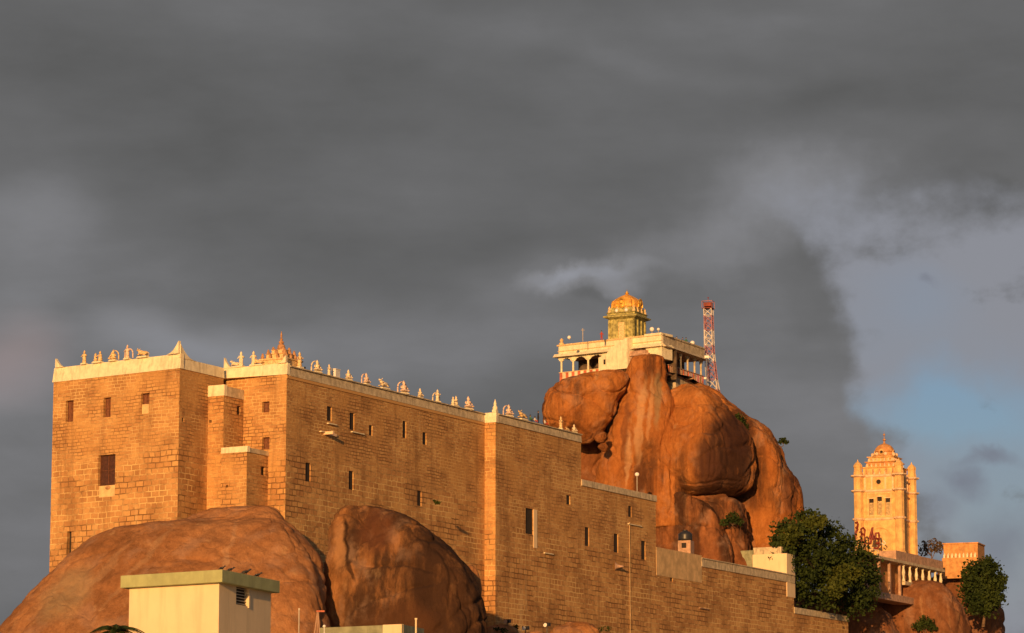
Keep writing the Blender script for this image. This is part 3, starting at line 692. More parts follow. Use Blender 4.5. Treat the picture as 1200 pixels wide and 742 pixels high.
seg(bm, WR, ZP, 12, 0, True); seg(bm, WR2, ZE, 9, WR.L); seg(bm, WR3, ZPt, 5, WR.L + WR2.L); seg(bm, WR4, ZG, 4, WR.L + WR2.L + WR3.L)
WR5 = Wall(H, I); seg(bm, WR5, ZI, 4, 150)
rpart('wall', bm, stoneR, uv=True)
for W_, o, k in rw: window(W_, o, ramp, .16, k)
a, b, c, e = WR.ops[0]
bm = bmesh.new(); box(bm, b + .02, b + 1.0, -.06, .1, c - 1.7, e, WR.frame()); rpart('window_jamb', bm, cream)
bm = bmesh.new(); box(bm, a + .1, b, .02, .35, c - 1.2, c - .02, WR.frame()); rpart('sill_block', bm, plasterW)
pe = Wall(Dp, Fp)
for (u, v, w, nm, mt) in [(642, 647.5, 10, 'ledge', plaster), (743, 613.5, 15, 'ledge', plaster), (824, 712, 10, 'ledge', pinkp)]:
    t0, z = on_line(u - w / 2, v, pe.p0, pe.d); t1, _ = on_line(u + w / 2, v + w * .2, pe.p0, pe.d)
    bm = bmesh.new(); box(bm, t0, t1, -.25, 0.02, z - .12, z, pe.frame()); rpart(nm, bm, mt)
# parapets of the rampart
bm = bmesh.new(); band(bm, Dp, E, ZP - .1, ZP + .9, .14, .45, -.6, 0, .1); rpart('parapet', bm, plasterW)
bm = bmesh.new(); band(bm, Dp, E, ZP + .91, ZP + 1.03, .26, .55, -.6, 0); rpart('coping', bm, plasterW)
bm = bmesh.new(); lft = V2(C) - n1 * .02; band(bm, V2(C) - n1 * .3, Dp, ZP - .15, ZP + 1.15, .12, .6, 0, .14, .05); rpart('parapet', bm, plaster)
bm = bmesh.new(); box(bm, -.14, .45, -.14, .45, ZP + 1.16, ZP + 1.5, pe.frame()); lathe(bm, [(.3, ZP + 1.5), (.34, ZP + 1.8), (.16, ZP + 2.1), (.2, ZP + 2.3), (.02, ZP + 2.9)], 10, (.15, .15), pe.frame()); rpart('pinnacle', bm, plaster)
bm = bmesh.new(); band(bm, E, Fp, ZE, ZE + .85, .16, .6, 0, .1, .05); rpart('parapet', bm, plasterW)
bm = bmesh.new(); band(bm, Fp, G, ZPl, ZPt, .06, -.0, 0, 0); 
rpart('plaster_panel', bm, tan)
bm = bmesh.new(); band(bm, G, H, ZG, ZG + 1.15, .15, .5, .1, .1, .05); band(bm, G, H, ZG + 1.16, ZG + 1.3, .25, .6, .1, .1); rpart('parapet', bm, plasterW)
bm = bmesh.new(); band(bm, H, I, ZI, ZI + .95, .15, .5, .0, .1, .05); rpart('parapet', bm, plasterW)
# down pipe and cable on the wall
t0, z = on_line(737, 612, pe.p0, pe.d)
bm = bmesh.new(); q0 = pe.pt(t0, z, -.12); q1 = pe.pt(t0, Z0, -.12); tube(bm, [q0, q1], .05, 8); x = rpart('down_pipe', bm, tan)
t0, z = on_line(722, 664, pe.p0, pe.d)
spk = empty('loudspeaker', pe.pt(t0, z, -.8), 0, 'pinkish horn loudspeaker sticking out of the rampart wall beside the down pipe', 'loudspeaker')
bm = bmesh.new(); Mx = Matrix.Translation(pe.pt(t0, z, -.6)) @ Matrix(((0, 0, -1, 0), (0, 1, 0, 0), (1, 0, 0, 0), (0, 0, 0, 1))); lathe(bm, [(.12, -.5), (.16, -.1), (.3, .3), (.62, .7), (.66, .72), (.3, .42)], 16, (0, 0), Mx); part_world(build('horn', bm, pinkp, spk, smooth=True), spk)
bm = bmesh.new(); tube(bm, [pe.pt(t0 + .6, z, -.6), pe.pt(t0 + 1.3, z - .1, -.3), pe.pt(t0 + 1.5, z - .1, 0)], .06, 6); part_world(build('bracket', bm, steel, spk), spk)
#PART2
# ================================================================== STATUES on the parapets
def statue_mesh(kind):
    bm = bmesh.new()
    if kind == 'seated':
        sph(bm, (0, -.05, .20), (.44, .32, .17)); sph(bm, (-.3, -.2, .2), (.18, .2, .12)); sph(bm, (.3, -.2, .2), (.18, .2, .12))
        lathe(bm, [(.20, .18), (.22, .35), (.19, .5), (.27, .72), (.25, .8), (.09, .86), (.08, .92)], 14)
        for s in (-1, 1): tube(bm, [(.25 * s, 0, .76), (.37 * s, -.05, .55), (.3 * s, -.22, .38)], [.08, .065, .05], 8)
        sph(bm, (0, -.02, 1.0), (.12, .13, .14)); lathe(bm, [(.13, 1.06), (.14, 1.12), (.09, 1.25), (.05, 1.33), (.06, 1.36), (.01, 1.44)], 12)
    elif kind == 'standing':
        lathe(bm, [(.2, 0), (.22, .1), (.17, .5), (.2, .75), (.15, .92), (.22, 1.15), (.2, 1.22), (.07, 1.3), (.07, 1.35)], 14)
        for s in (-1, 1): tube(bm, [(.2 * s, 0, 1.18), (.34 * s, -.03, .95), (.24 * s, -.2, .9 + .2 * (s > 0))], [.07, .055, .045], 8)
        sph(bm, (0, -.02, 1.43), (.11, .12, .13)); lathe(bm, [(.12, 1.49), (.12, 1.56), (.05, 1.72), (.01, 1.82)], 12)
    elif kind == 'bull':
        sph(bm, (.05, 0, .42), (.52, .26, .28)); sph(bm, (-.22, 0, .62), (.2, .16, .2)); tube(bm, [(-.3, 0, .5), (-.5, 0, .78)], [.2, .13], 10)
        sph(bm, (-.6, 0, .85), (.2, .12, .13)); 
        for s in (-1, 1):
            tube(bm, [(-.52, .08 * s, .93), (-.5, .2 * s, 1.03), (-.52, .17 * s, 1.16)], [.04, .035, .01], 6); tube(bm, [(-.3, .2 * s, .3), (-.55, .22 * s, .18), (-.35, .24 * s, .12)], [.1, .07, .06], 8)
            tube(bm, [(.3, .2 * s, .3), (.1, .28 * s, .15), (.45, .28 * s, .12)], [.13, .08, .06], 8)
        tube(bm, [(.55, 0, .5), (.66, .05, .3), (.6, .1, .12)], .03, 6)
    elif kind == 'group':
        for x, k in ((-.27, .85), (.26, 1.0)):
            lathe(bm, [(.2 * k, 0), (.22 * k, .3 * k), (.15 * k, .55 * k), (.19 * k, .8 * k), (.07, .9 * k), (.07, .95 * k)], 12, (x, 0)); sph(bm, (x, -.02, 1.03 * k), .11)
            tube(bm, [(x, -.1, .75 * k), (x + (.2 if x < 0 else -.2), -.22, .6 * k)], .055, 6); lathe(bm, [(.11, 1.08 * k), (.03, 1.28 * k)], 10, (x, 0))
    return bm
def make_statue(kind, mat, arch=False):
    t = empty('statue', (0, 0, 0))
    bm = bmesh.new(); w = {'seated': .42, 'standing': .3, 'bull': .6, 'group': .5}[kind]
    box(bm, -w, w, -.28, .28, 0, .12); box(bm, -w * .85, w * .85, -.23, .23, .12, .2)
    build('pedestal', bm, plaster, t)
    f = build('figure', statue_mesh(kind), mat, t, smooth=True); f.location = (0, 0, .2)
    if arch:
        bm = bmesh.new(); n = 14
        pts = [(.5 * math.cos(math.pi * k / n), .32 + .25, .2 + .55 + .75 * math.sin(math.pi * k / n)) for k in range(n + 1)]
        tube(bm, [(.5, .22, .2)] + [(p[0], .22, p[2]) for p in pts] + [(-.5, .22, .2)], .07, 6); build('arch', bm, mat, t)
    return t
PROTO = {}
def put_statue(u, v, p0, d, z, kind, mat, lab, sc=1.0, arch=False, turn=0, group='painted statues along the long parapet', setback=.1):
    key = (kind, mat.name, arch)
    if key not in PROTO: PROTO[key] = t = make_statue(kind, mat, arch)
    else: t = copy_tree(PROTO[key])
    s, _ = on_line(u, v, V2(p0), d); n = Vector((d.y, -d.x)); q = V2(p0) + d * s - n * setback
    t.location = (q.x, q.y, z); t.rotation_euler = (0, 0, math.atan2(d.y, d.x) + turn); t.scale = (sc * 1.3, sc * 1.2, sc * .9)
    tag(t, lab, 'statue', group); return t
gA = 'painted statues on the bright corner parapets'
zA = ZP + 1.75; dA = (V2(A) - V2(A0)).normalized()
for a in [(98, 430, 'standing', ochref, 'slim ochre statue nearest the left corner of the bright parapet', .95, False), (114, 425, 'group', ochref, 'pair of ochre figures second from the left corner of the bright parapet', 1.05, False),
          (132, 424, 'seated', ochref, 'squat seated ochre statue just left of the tallest one on the bright parapet', .95, True), (148.5, 420, 'standing', pinkf, 'tallest reddish statue on the left bright parapet', .98, True),
          (167, 418, 'bull', ochref, 'lying bull statue on the bright parapet between the tallest statue and the corner horn', 1.0, False)]:
    put_statue(a[0], a[1], A0, dA, zA, a[2], a[3], a[4], a[5], a[6], group=gA)
dB = (V2(B) - V2(B0)).normalized()
for a in [(275.5, 428, 'bull', whitef, 'small white bull statue at the left end of the middle bright parapet', .8), (282, 424, 'standing', plaster, 'cream standing statue beside the small white bull', 1.05), (296.5, 424, 'standing', whitef, 'white standing statue midway along the middle bright parapet', 1.0), (303, 427, 'bull', ochref, 'low ochre bull statue left of the little shrine turret', .8)]:
    put_statue(a[0], a[1], B0, dB, ZP + 1.35, a[2], a[3], a[4], a[5], group=gA)
zL = ZP + 1.08
desc = [(352, 418, 'standing', ochref, 'dark-topped standing statue just right of the shrine turret', 1.1, False), (372.5, 430, 'seated', whitef, 'first white seated statue right of the shrine turret', 1.05, True),
        (386.5, 434, 'standing', whitef, 'narrow white standing statue left of the small square box on the parapet', .78, False), (409, 441, 'seated', whitef, 'white seated statue right of the small square box', .9, False),
        (430, 446, 'seated', pinkf, 'pinkish arched statue between a plain seated one and a low bull on the long parapet', 1.0, True), (451, 452, 'bull', whitef, 'white bull statue left of the tall arched statue on the long parapet', 1.1, False),
        (474, 457, 'seated', pinkf, 'pinkish tall arched statue above the narrow upper windows of the long wall', 1.15, True), (493, 462, 'seated', whitef, 'smaller white seated statue midway between two arched ones', .85, False),
        (513.5, 466, 'standing', whitef, 'upright white standing statue right of the middle of the long parapet', .92, True), (533.5, 473, 'group', whitef, 'pair of white figures near the right part of the long parapet', 1.05, False),
        (549.5, 477, 'seated', pinkf, 'pinkish seated statue last before the bright pilaster', 1.2, False)]
for a in desc: put_statue(a[0], a[1], B, d1, zL, a[2], a[3], a[4], a[5], a[6], turn=random.uniform(-.3, .3))
zR = ZP + 1.03
for a in [(597, 489, 'seated', pinkf, 'pinkish arched statue right of the bright pilaster', 1.1, True), (613.5, 496, 'bull', ochref, 'ochre bull statue left of the people on the rampart', 1.1, False),
          (658, 506, 'standing', ochref, 'ochre standing statue against the orange summit rock', 1.0, False), (673.5, 510, 'seated', whitef, 'white seated statue at the right end of the high parapet', .8, False),
          (666, 511, 'bull', ochref, 'small yellow bull statue between two statues at the right end of the high parapet', .5, False)]:
    put_statue(a[0], a[1], Dp, d1, zR, a[2], a[3], a[4], a[5], a[6], turn=random.uniform(-.3, .3), group='painted statues on the rampart parapet')
t0, _ = on_line(396, 436, WL.p0, WL.d)
bm = bmesh.new(); box(bm, t0 - .5, t0 + .5, 0.0, .6, zL, zL + .95, WL.frame()); box(bm, t0 - .58, t0 + .58, -.06, .66, zL + .95, zL + 1.05, WL.frame())
tag(build('rooftop_box', bm, whitep), 'small square white box between two statues on the long parapet', 'box')
# little shrine turret behind the corner
Tc = V2(B) + dl * 2.3 + d1 * 2.3
tur = empty('shrine_turret', (Tc.x, Tc.y, ZP + .7), math.atan2(d1.y, d1.x), 'small stepped terracotta shrine turret with finial at the corner of the long wall', 'shrine')
bm = bmesh.new(); lathe(bm, [(1.75, 0), (1.75, 1.2), (1.9, 1.3), (1.9, 1.45), (1.3, 1.5), (1.25, 1.95), (1.4, 2.05), (.85, 2.1), (.8, 2.5), (.9, 2.6), (.5, 2.65)], square=4); build('tiers', bm, ochref, tur)
bm = bmesh.new()
for k, (r_, z, h) in enumerate([(1.65, 1.45, .7), (1.15, 2.05, .6), (.7, 2.6, .4)]):
    m_ = 4 - k
    for side in range(4):
        for i in range(m_):
            x = (i / (m_ - 1) - .5) * 2 * r_ * .92; p = (x, -r_) if side == 0 else (r_, x) if side == 1 else (x, r_) if side == 2 else (-r_, x)
            lathe(bm, [(.17, z), (.2, z + h * .4), (.1, z + h * .7), (.13, z + h * .8), (.02, z + h)], 8, p)
build('niche_figures', bm, terra, tur)
bm = bmesh.new(); lathe(bm, [(.4, 2.6), (.5, 2.85), (.42, 3.2), (.22, 3.4), (.32, 3.5), (.3, 3.65), (.14, 3.75), (.2, 3.95), (.09, 4.1), (.12, 4.4), (.03, 4.9)], 16); build('finial', bm, terra, tur, smooth=False)

# ================================================================== PEOPLE
def make_person(loc, rz, lab, top, low, pose='stand', h=1.66, group=None):
    k = h / 1.7; J = {}
    if pose == 'sit':
        pel = (0, 0, .25); J = dict(pel=pel, ch=(0, -.02, .55), nk=(0, -.03, .74), hd=(0, -.05, .88), ht=(0, -.05, .98), kl=(-.14, -.4, .42), fl=(-.12, -.42, .06), kr=(.14, -.42, .40), fr=(.14, -.46, .06), el=(-.26, -.12, .48), wl=(-.16, -.34, .42), er=(.26, -.12, .48), wr=(.15, -.34, .40))
    else:
        J = dict(pel=(0, 0, .92), ch=(0, 0, 1.25), nk=(0, 0, 1.45), hd=(0, -.02, 1.58), ht=(0, -.02, 1.67), kl=(-.11, -.03, .5), fl=(-.12, 0, .07), kr=(.11, .02, .5), fr=(.13, .02, .07), el=(-.3, .02, 1.14), wl=(-.26, -.16, .96), er=(.3, .02, 1.14), wr=(.28, -.05, .88))
    P = [('pel', .15), ('ch', .16), ('nk', .06), ('hd', .095), ('ht', .07), ('kl', .075), ('fl', .05), ('kr', .075), ('fr', .05), ('el', .05), ('wl', .035), ('er', .05), ('wr', .035)]
    idx = {n: i for i, (n, _) in enumerate(P)}
    E_ = [('pel', 'ch'), ('ch', 'nk'), ('nk', 'hd'), ('hd', 'ht'), ('pel', 'kl'), ('kl', 'fl'), ('pel', 'kr'), ('kr', 'fr'), ('ch', 'el'), ('el', 'wl'), ('ch', 'er'), ('er', 'wr')]
    me = bpy.data.meshes.new('person'); me.from_pydata([Vector(J[n]) * k for n, _ in P], [(idx[a], idx[b]) for a, b in E_], [])
    o = bpy.data.objects.new('tmp', me); COL.objects.link(o); o.modifiers.new('s', 'SKIN')
    for i, (n, r_) in enumerate(P): sv = me.skin_vertices[0].data[i]; sv.radius = (r_ * k, r_ * k * (.75 if n in ('pel', 'ch') else 1)); sv.use_root = (i == 0)
    sb = o.modifiers.new('b', 'SUBSURF'); sb.levels = 1
    dg = bpy.context.evaluated_depsgraph_get(); m2_ = bpy.data.meshes.new_from_object(o.evaluated_get(dg)); bpy.data.objects.remove(o)
    m2_.materials.clear(); p = bpy.data.objects.new('person', m2_); COL.objects.link(p)
    for m in (top, low, skinM): m2_.materials.append(m)
    zn, zp = J['nk'][2] * k, (J['pel'][2] + .06) * k
    hand = [Vector(J['wl']) * k, Vector(J['wr']) * k]
    for f in m2_.polygons:
        c = f.center; f.use_smooth = True
        f.material_index = 2 if (c.z > zn or min((c - q).length for q in hand) < .09) else 0 if (c.z > zp and c.y > -.3) else 1
    p.location = loc; p.rotation_euler = (0, 0, rz)
    bm = bmesh.new(); hc = Vector(J['hd']) * k; sph(bm, (hc.x, hc.y + .025, hc.z + .045), (.105, .105, .10)); sph(bm, (hc.x, hc.y - .11, hc.z - .005), (.018, .02, .02), 6); hr = build('hair', bm, black, p, smooth=True)
    return tag(p, lab, 'person', group)
def on_ramp(u, v, z, back=.1): s, _ = on_line(u, v, V2(Dp), d1); q = V2(Dp) + d1 * s - n1 * back; return (q.x, q.y, z)
yaw = math.atan2(d1.y, d1.x)
make_person(on_ramp(631.5, 495, zR), yaw + .4, 'person in black clothes standing up on the parapet before the orange rock', clothK, clothK, h=1.78)
make_person(on_ramp(622, 498, zR), yaw + 1.2, 'person in a green top sitting on the parapet left of the one in black', clothG, clothK, 'sit')
make_person(on_ramp(627.5, 500, zR), yaw - .4, 'person in a pale top sitting at the feet of the one in black', clothW, clothR, 'sit', 1.5)
make_person(on_ramp(639, 502, zR), yaw, 'person in white top and red lower garment sitting right of the one in black', clothW, clothR, 'sit', 1.6)
s_, _ = on_line(365, 424, V2(B), d1); q = V2(B) + d1 * s_ - n1 * .9
make_person((q.x, q.y, ZP), yaw, 'person in blue half hidden behind the long parapet near the shrine turret', clothB, clothK)

# ================================================================== HILLTOP TEMPLE
T = at(775.5, 391, 514); zt = T.z; TL = at_z(655, 404.5, zt); TR = at_z(825, 408, zt)
hz = lambda v, u=775.5, Y=514: at(u, v, Y).z
zE = hz(406); zF = hz(434)                       # eave underside, floor
temple = empty('hilltop_temple', (T.x, T.y, zF), 0, 'cream colonnaded temple hall on top of the orange summit rock', 'temple')
def tpart(n, bm, m, **k): return part_world(build(n, bm, m, temple, **k), temple)
WF = Wall(TL, T); WS = Wall(T, TR)
def at_u(W, u, v=410): return on_line(u, v, W.p0, W.d)[0]
bm = bmesh.new(); b3 = V2(TL) - WF.n * 7; b4 = V2(T) - WF.n * 7
prism_pts(bm, [V2(TL) + WF.d * .3 - WF.n * .3, V2(T) - WF.d * .1 - WF.n * .3, V2(TR) - WS.n * .3, V2(TR) - WS.n * 7, V2(T) - WF.n * 9 + WF.d * -3, V2(TL) - WF.n * 7 + WF.d * .3], zE - .1, zt - .7)
tpart('roof_slab', bm, pinkp)
bm = bmesh.new(); band(bm, TL, T, zE + .55, zt - .25, .1, .35); tpart('parapet', bm, plaster)
bm = bmesh.new(); band(bm, TL, T, zt - .24, zt, .28, .5, .25, 0); band(bm, TL, T, zE + .9, zE + 1.02, .22, .2, .1, 0); tpart('parapet_moulding', bm, ochref)
bm = bmesh.new(); band(bm, TL, T, zE, zE + .54, .75, .5, .75, 0, .5); tpart('eave', bm, plaster)
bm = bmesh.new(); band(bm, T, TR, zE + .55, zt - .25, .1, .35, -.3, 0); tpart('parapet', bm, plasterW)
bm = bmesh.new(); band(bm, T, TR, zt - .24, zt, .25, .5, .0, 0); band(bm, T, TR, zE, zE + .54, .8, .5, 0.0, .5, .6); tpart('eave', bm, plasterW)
# rear walls, floor and plinth
bm = bmesh.new(); a = V2(TL) - WF.n * 4 + WF.d * 1; b = V2(T) - WF.n * 4; c = V2(TR) - WS.n * 3.5
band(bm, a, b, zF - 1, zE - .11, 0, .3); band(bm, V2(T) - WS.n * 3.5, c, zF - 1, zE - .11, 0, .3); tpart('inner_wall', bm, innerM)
bm = bmesh.new(); prism_pts(bm, [V2(TL), V2(T), V2(TR), V2(TR) - WS.n * 7, V2(T) - WF.n * 9, V2(TL) - WF.n * 7], zF - .35, zF - .05); tpart('floor_slab', bm, pinkp)
bm = bmesh.new(); band(bm, V2(T) + WS.d * 5.5, V2(TR), zF - 3, zF - .36, -.05, 5); tpart('plinth', bm, plasterW)
# columns, front and side
def column(W, s, k, m, cap=True):
    bm = bmesh.new(); M = W.frame() @ Matrix.Translation((s, k, 0))
    box(bm, -.22, .22, -.22, .22, zF - .05, zF + .35, M); lathe(bm, [(.17, zF + .35), (.16, zE - .75), (.24, zE - .7), (.2, zE - .6)], 10, (0, 0), M)
    box(bm, -.2, .2, -.2, .2, zE - .6, zE, M); box(bm, -.55, .55, -.16, .16, zE - .3, zE - .01, M)
    for sx in (-1, 1): box(bm, min(sx * .2, sx * .4), max(sx * .2, sx * .4), -.14, .14, zE - .55, zE - .3, M)
    return tpart('column', bm, m)
for u in (655, 670.5, 688, 708.5, 726): column(WF, at_u(WF, u) + (.3 if u == 655 else 0), .3, plaster)
for u in (779, 790, 799.5, 808, 816, 823.5): column(WS, at_u(WS, u), .35, plasterW)
# cusped arch plates between the front columns
for u0, u1 in ((655, 670.5), (670.5, 688), (688, 708.5), (708.5, 726)):
    s0, s1 = at_u(WF, u0) + .2, at_u(WF, u1) - .2; bm = bmesh.new(); n = 18; top = []; bot = []
    for k in range(n + 1):
        x = s0 + (s1 - s0) * k / n; q = abs(k / n - .5) * 2; hh = .12 + .75 * q ** 2.4 + .10 * abs(math.sin(k / n * math.pi * 5))
        top.append((x, zE - .005)); bot.append((x, zE - hh))
    M = WF.frame(); 
    for yy in (.22, .36):
        va = [bm.verts.new(M @ Vector((x, yy, z))) for x, z in top]; vb = [bm.verts.new(M @ Vector((x, yy, z))) for x, z in bot]
        for k in range(n): bm.faces.new((va[k], va[k + 1], vb[k + 1], vb[k]))
        if yy == .22: la, lb = va, vb
        else:
            for k in range(n): bm.faces.new((lb[k], lb[k + 1], vb[k + 1], vb[k]))
    tpart('arch', bm, plaster)
# red and white striped balustrade
s0, s1 = at_u(WF, 656, 430), at_u(WF, 716, 425); nB = 17; w_ = (s1 - s0) / nB
for k in range(nB):
    bm = bmesh.new(); h_ = zF + 1.25; box(bm, s0 + k * w_ + .005, s0 + (k + 1) * w_ - .005, -.04 - .04 * (k % 2), .10, zF - .35, h_, WF.frame()); tpart('balustrade_panel', bm, plaster if k % 2 else redw)
bm = bmesh.new(); box(bm, s0 - .1, s1, -.14, .18, zF + 1.26, zF + 1.36, WF.frame()); tpart('balustrade_rail', bm, ochref)
s0, s1 = at_u(WS, 783, 430), at_u(WS, 825, 440); nB = 22
for k in range(nB):
    bm = bmesh.new(); x = s0 + (s1 - s0) * (k + .5) / nB; box(bm, x - .09, x + .09, -.02, .12, zF - .05, zF + 1.15, WS.frame()); tpart('railing_post', bm, pinkp if k % 3 else redw)
bm = bmesh.new(); box(bm, s0, s1, -.08, .18, zF + 1.16, zF + 1.26, WS.frame()); tpart('railing_top', bm, pinkp)
# solid lit block at the corner, ramp wall and rough masonry by the rock
sb = at_u(WF, 757)
bm = bmesh.new(); box(bm, sb, WF.L - .02, -.04, 3, zE - 1.9, zE + .5, WF.frame()); tpart('corner_block', bm, plaster)
bm = bmesh.new(); box(bm, sb - .25, WF.L + .25, -.45, 3, zE + .05, zE + .3, WF.frame()); box(bm, sb - .1, WF.L + .1, -.3, 3, zt - .2, zt + .15, WF.frame()); tpart('corner_moulding', bm, plaster)
# stair wall sloping up from left
s0, s1 = at_u(WF, 708), at_u(WF, 742); zz0, zz1 = hz(421, 708), hz(394, 742)
bm = bmesh.new(); M = WF.frame(); zb = zE - 3.2
pr = [(s0, zb), (s0, zE - 1.0), (s0 + (s1 - s0) * .25, zE - .6), (s0 + (s1 - s0) * .5, zE + .55), (s1 - .5, zz1), (s1, zz1), (s1, zb)]
fa = [bm.verts.new(M @ Vector((x, -1.6, z))) for x, z in pr]; fb = [bm.verts.new(M @ Vector((x, 2.0, z))) for x, z in pr]
for k in range(len(pr)): bm.faces.new((fa[k], fa[(k + 1) % len(pr)], fb[(k + 1) % len(pr)], fb[k]))
bm.faces.new(fa); bm.faces.new(fb[::-1]); tpart('stair_wall', bm, plaster)
bm = bmesh.new(); box(bm, s1 + .01, sb + .5, -.9, 2.6, zb, hz(409, 750), M); box(bm, s1 - .2, sb + 1.2, -1.2, -.6, zE - 1.25, zE - .95, M); tpart('landing_wall', bm, pinkp)
bm = bmesh.new(); box(bm, at_u(WF, 715) - .15, at_u(WF, 715) + .2, -1.66, -1.58, zE - 2.2, zE - 1.4, M); tpart('door_opening', bm, dark)
# corner urns and lamps on the roof
bm = bmesh.new(); lathe(bm, [(.4, zt), (.42, zt + .3), (.2, zt + .45), (.35, zt + .8), (.05, zt + 1.1)], 12, (.4, .2), WF.frame()); tpart('corner_ornament', bm, ochref)
def roof_lamp(u, v, Y, lab, r_=.38):
    p = at(u, v, Y); t = empty('roof_lamp', p, 0, lab, 'lamp', 'white globe lamps on the hilltop roof')
    bm = bmesh.new(); sph(bm, (0, 0, 0), r_, 16); build('globe', bm, whitep, t, smooth=True)
    bm = bmesh.new(); h_ = p.z - (zt - .7); tube(bm, [(0, 0, -h_), (0, 0, -r_ * .9)], .05, 6); build('post', bm, steel, t)
roof_lamp(667, 395.5, 516, 'white globe lamp at the left end of the hilltop roof', .3); roof_lamp(764, 386, 518, 'white globe lamp just right of the golden shrine tower')
roof_lamp(771.5, 386, 520, 'faint white globe lamp beside the corner of the hilltop roof', .25); roof_lamp(811.5, 402, 526, 'white globe lamp near the right end of the hilltop roof')
bm = bmesh.new(); p = at(683, 398, 518); tube(bm, [(p.x, p.y, zt - .7), (p.x, p.y, zt + 1.5)], .06, 6); tube(bm, [(p.x - .3, p.y, zt + 1.2), (p.x + .3, p.y, zt + 1.2)], .04, 5); tag(build('antenna', bm, steel), 'thin pale antenna on the left part of the hilltop roof', 'antenna')
for (u, v, Y, lab, t_, l_) in [(705, 399, 517, 'person in red standing on the hilltop roof left of the golden tower', clothR, clothR), (793, 396, 523, 'person in pale clothes on the hilltop roof left of the blue one', clothW, clothK),
        (800, 400, 524, 'person in blue on the hilltop roof between the corner and the lamp', clothB, clothB), (804, 401, 524, 'person in green on the hilltop roof next to the lamp', clothG, clothK)]:
    p = at(u, v, Y); make_person((p.x, p.y, zt - .7), .3, lab, t_, l_)
# golden shrine tower
vc = at(735, 395, 523); vz = lambda v: at(735, v, 523).z
sh = empty('shrine_tower', (vc.x, vc.y, zt - .7), R(-26), 'ochre and green shrine tower crowned by a golden dome on the hilltop roof', 'shrine')
b0 = -(sh.location.z); H_ = lambda v: vz(v) + b0
s = 2.15
bm = bmesh.new(); lathe(bm, [(s, 0), (s, H_(376))], square=4)
for k in (-1, -.33, .33, 1):
    for sx, sy in ((k, -1), (1, k)): box(bm, sx * s - .17, sx * s + .17, sy * s - .17, sy * s + .17, 0, H_(376.5))
build('body', bm, greeny, sh)
bm = bmesh.new(); box(bm, -.55, .55, -s - .06, -s + .2, .2, H_(380)); build('niche', bm, ochref, sh)
bm = bmesh.new(); lathe(bm, [(s + .1, H_(376)), (s + .75, H_(374)), (s + .8, H_(372.6)), (s + .25, H_(371)), (s + .25, H_(369.5)), (s + .45, H_(368.8)), (s + .1, H_(367)), (s, H_(362.5))], square=4); build('cornice', bm, greeny, sh)
bm = bmesh.new()
for sx, sy in [(-1, -1), (-.35, -1), (.35, -1), (1, -1), (1, -.35), (1, .35), (1, 1), (-1, 1), (0, 1), (-1, 0)]:
    lathe(bm, [(.26, H_(369)), (.3, H_(366)), (.16, H_(364.5)), (.22, H_(363)), (.03, H_(360.5))], 10, (sx * s, sy * s))
build('tier_figures', bm, ochref, sh)
for x_ in (-.75, .95): bm = bmesh.new(); sph(bm, (x_, -s - .28, H_(366.5)), .3); build('roundel', bm, whitep, sh, smooth=True)
bm = bmesh.new()
prof = [(s + .05, H_(362.6)), (s + .2, H_(361.5)), (s + .25, H_(358)), (s + .1, H_(354.5)), (s - .35, H_(351.5)), (s - .8, H_(349.3)), (s - 1.25, H_(347.4)), (.35, H_(345.6)), (.12, H_(345))]
rings = []
for r_, z in prof:                                     # ribbed dome
    ring = []
    for i in range(64):
        an = 2 * math.pi * i / 64; sq = 1 / max(abs(math.cos(an)), abs(math.sin(an))); k = .72 + .28 * min(sq, 1.3) ; rr = r_ * k * (1 - .09 * (abs(math.sin(an * 4)) < .35))
        ring.append(bm.verts.new((rr * math.cos(an), rr * math.sin(an), z)))
    rings.append(ring)
for r0, r1 in zip(rings, rings[1:]):
    for i in range(64): bm.faces.new((r0[i], r0[(i + 1) % 64], r1[(i + 1) % 64], r1[i]))
bm.faces.new(rings[-1][::-1]); dome = build('dome', bm, goldp, sh)
for an in range(4):
    M = Matrix.Rotation(an * math.pi / 2, 4, 'Z'); bm = bmesh.new()
    n = 16; pts = [(.75 * math.cos(math.pi * k / n), -s - .22, H_(359) + .95 * math.sin(math.pi * k / n)) for k in range(n + 1)]
    tube(bm, [M @ Vector(p) for p in [(.75, -s - .22, H_(361.5))] + pts + [(-.75, -s - .22, H_(361.5))]], .13, 6); sph(bm, (0, -s - .2, H_(356.5)), (.38, .2, .42), 12, M); sph(bm, (0, -s - .05, H_(360)), (.5, .2, .5), 12, M)
    build('dormer', bm, gold, dome)
bm = bmesh.new(); lathe(bm, [(.14, H_(345.2)), (.34, H_(344.2)), (.34, H_(343.4)), (.12, H_(342.6)), (.2, H_(342)), (.04, H_(341.4)), (.02, H_(339))], 14); build('finial', bm, gold, sh, smooth=True)

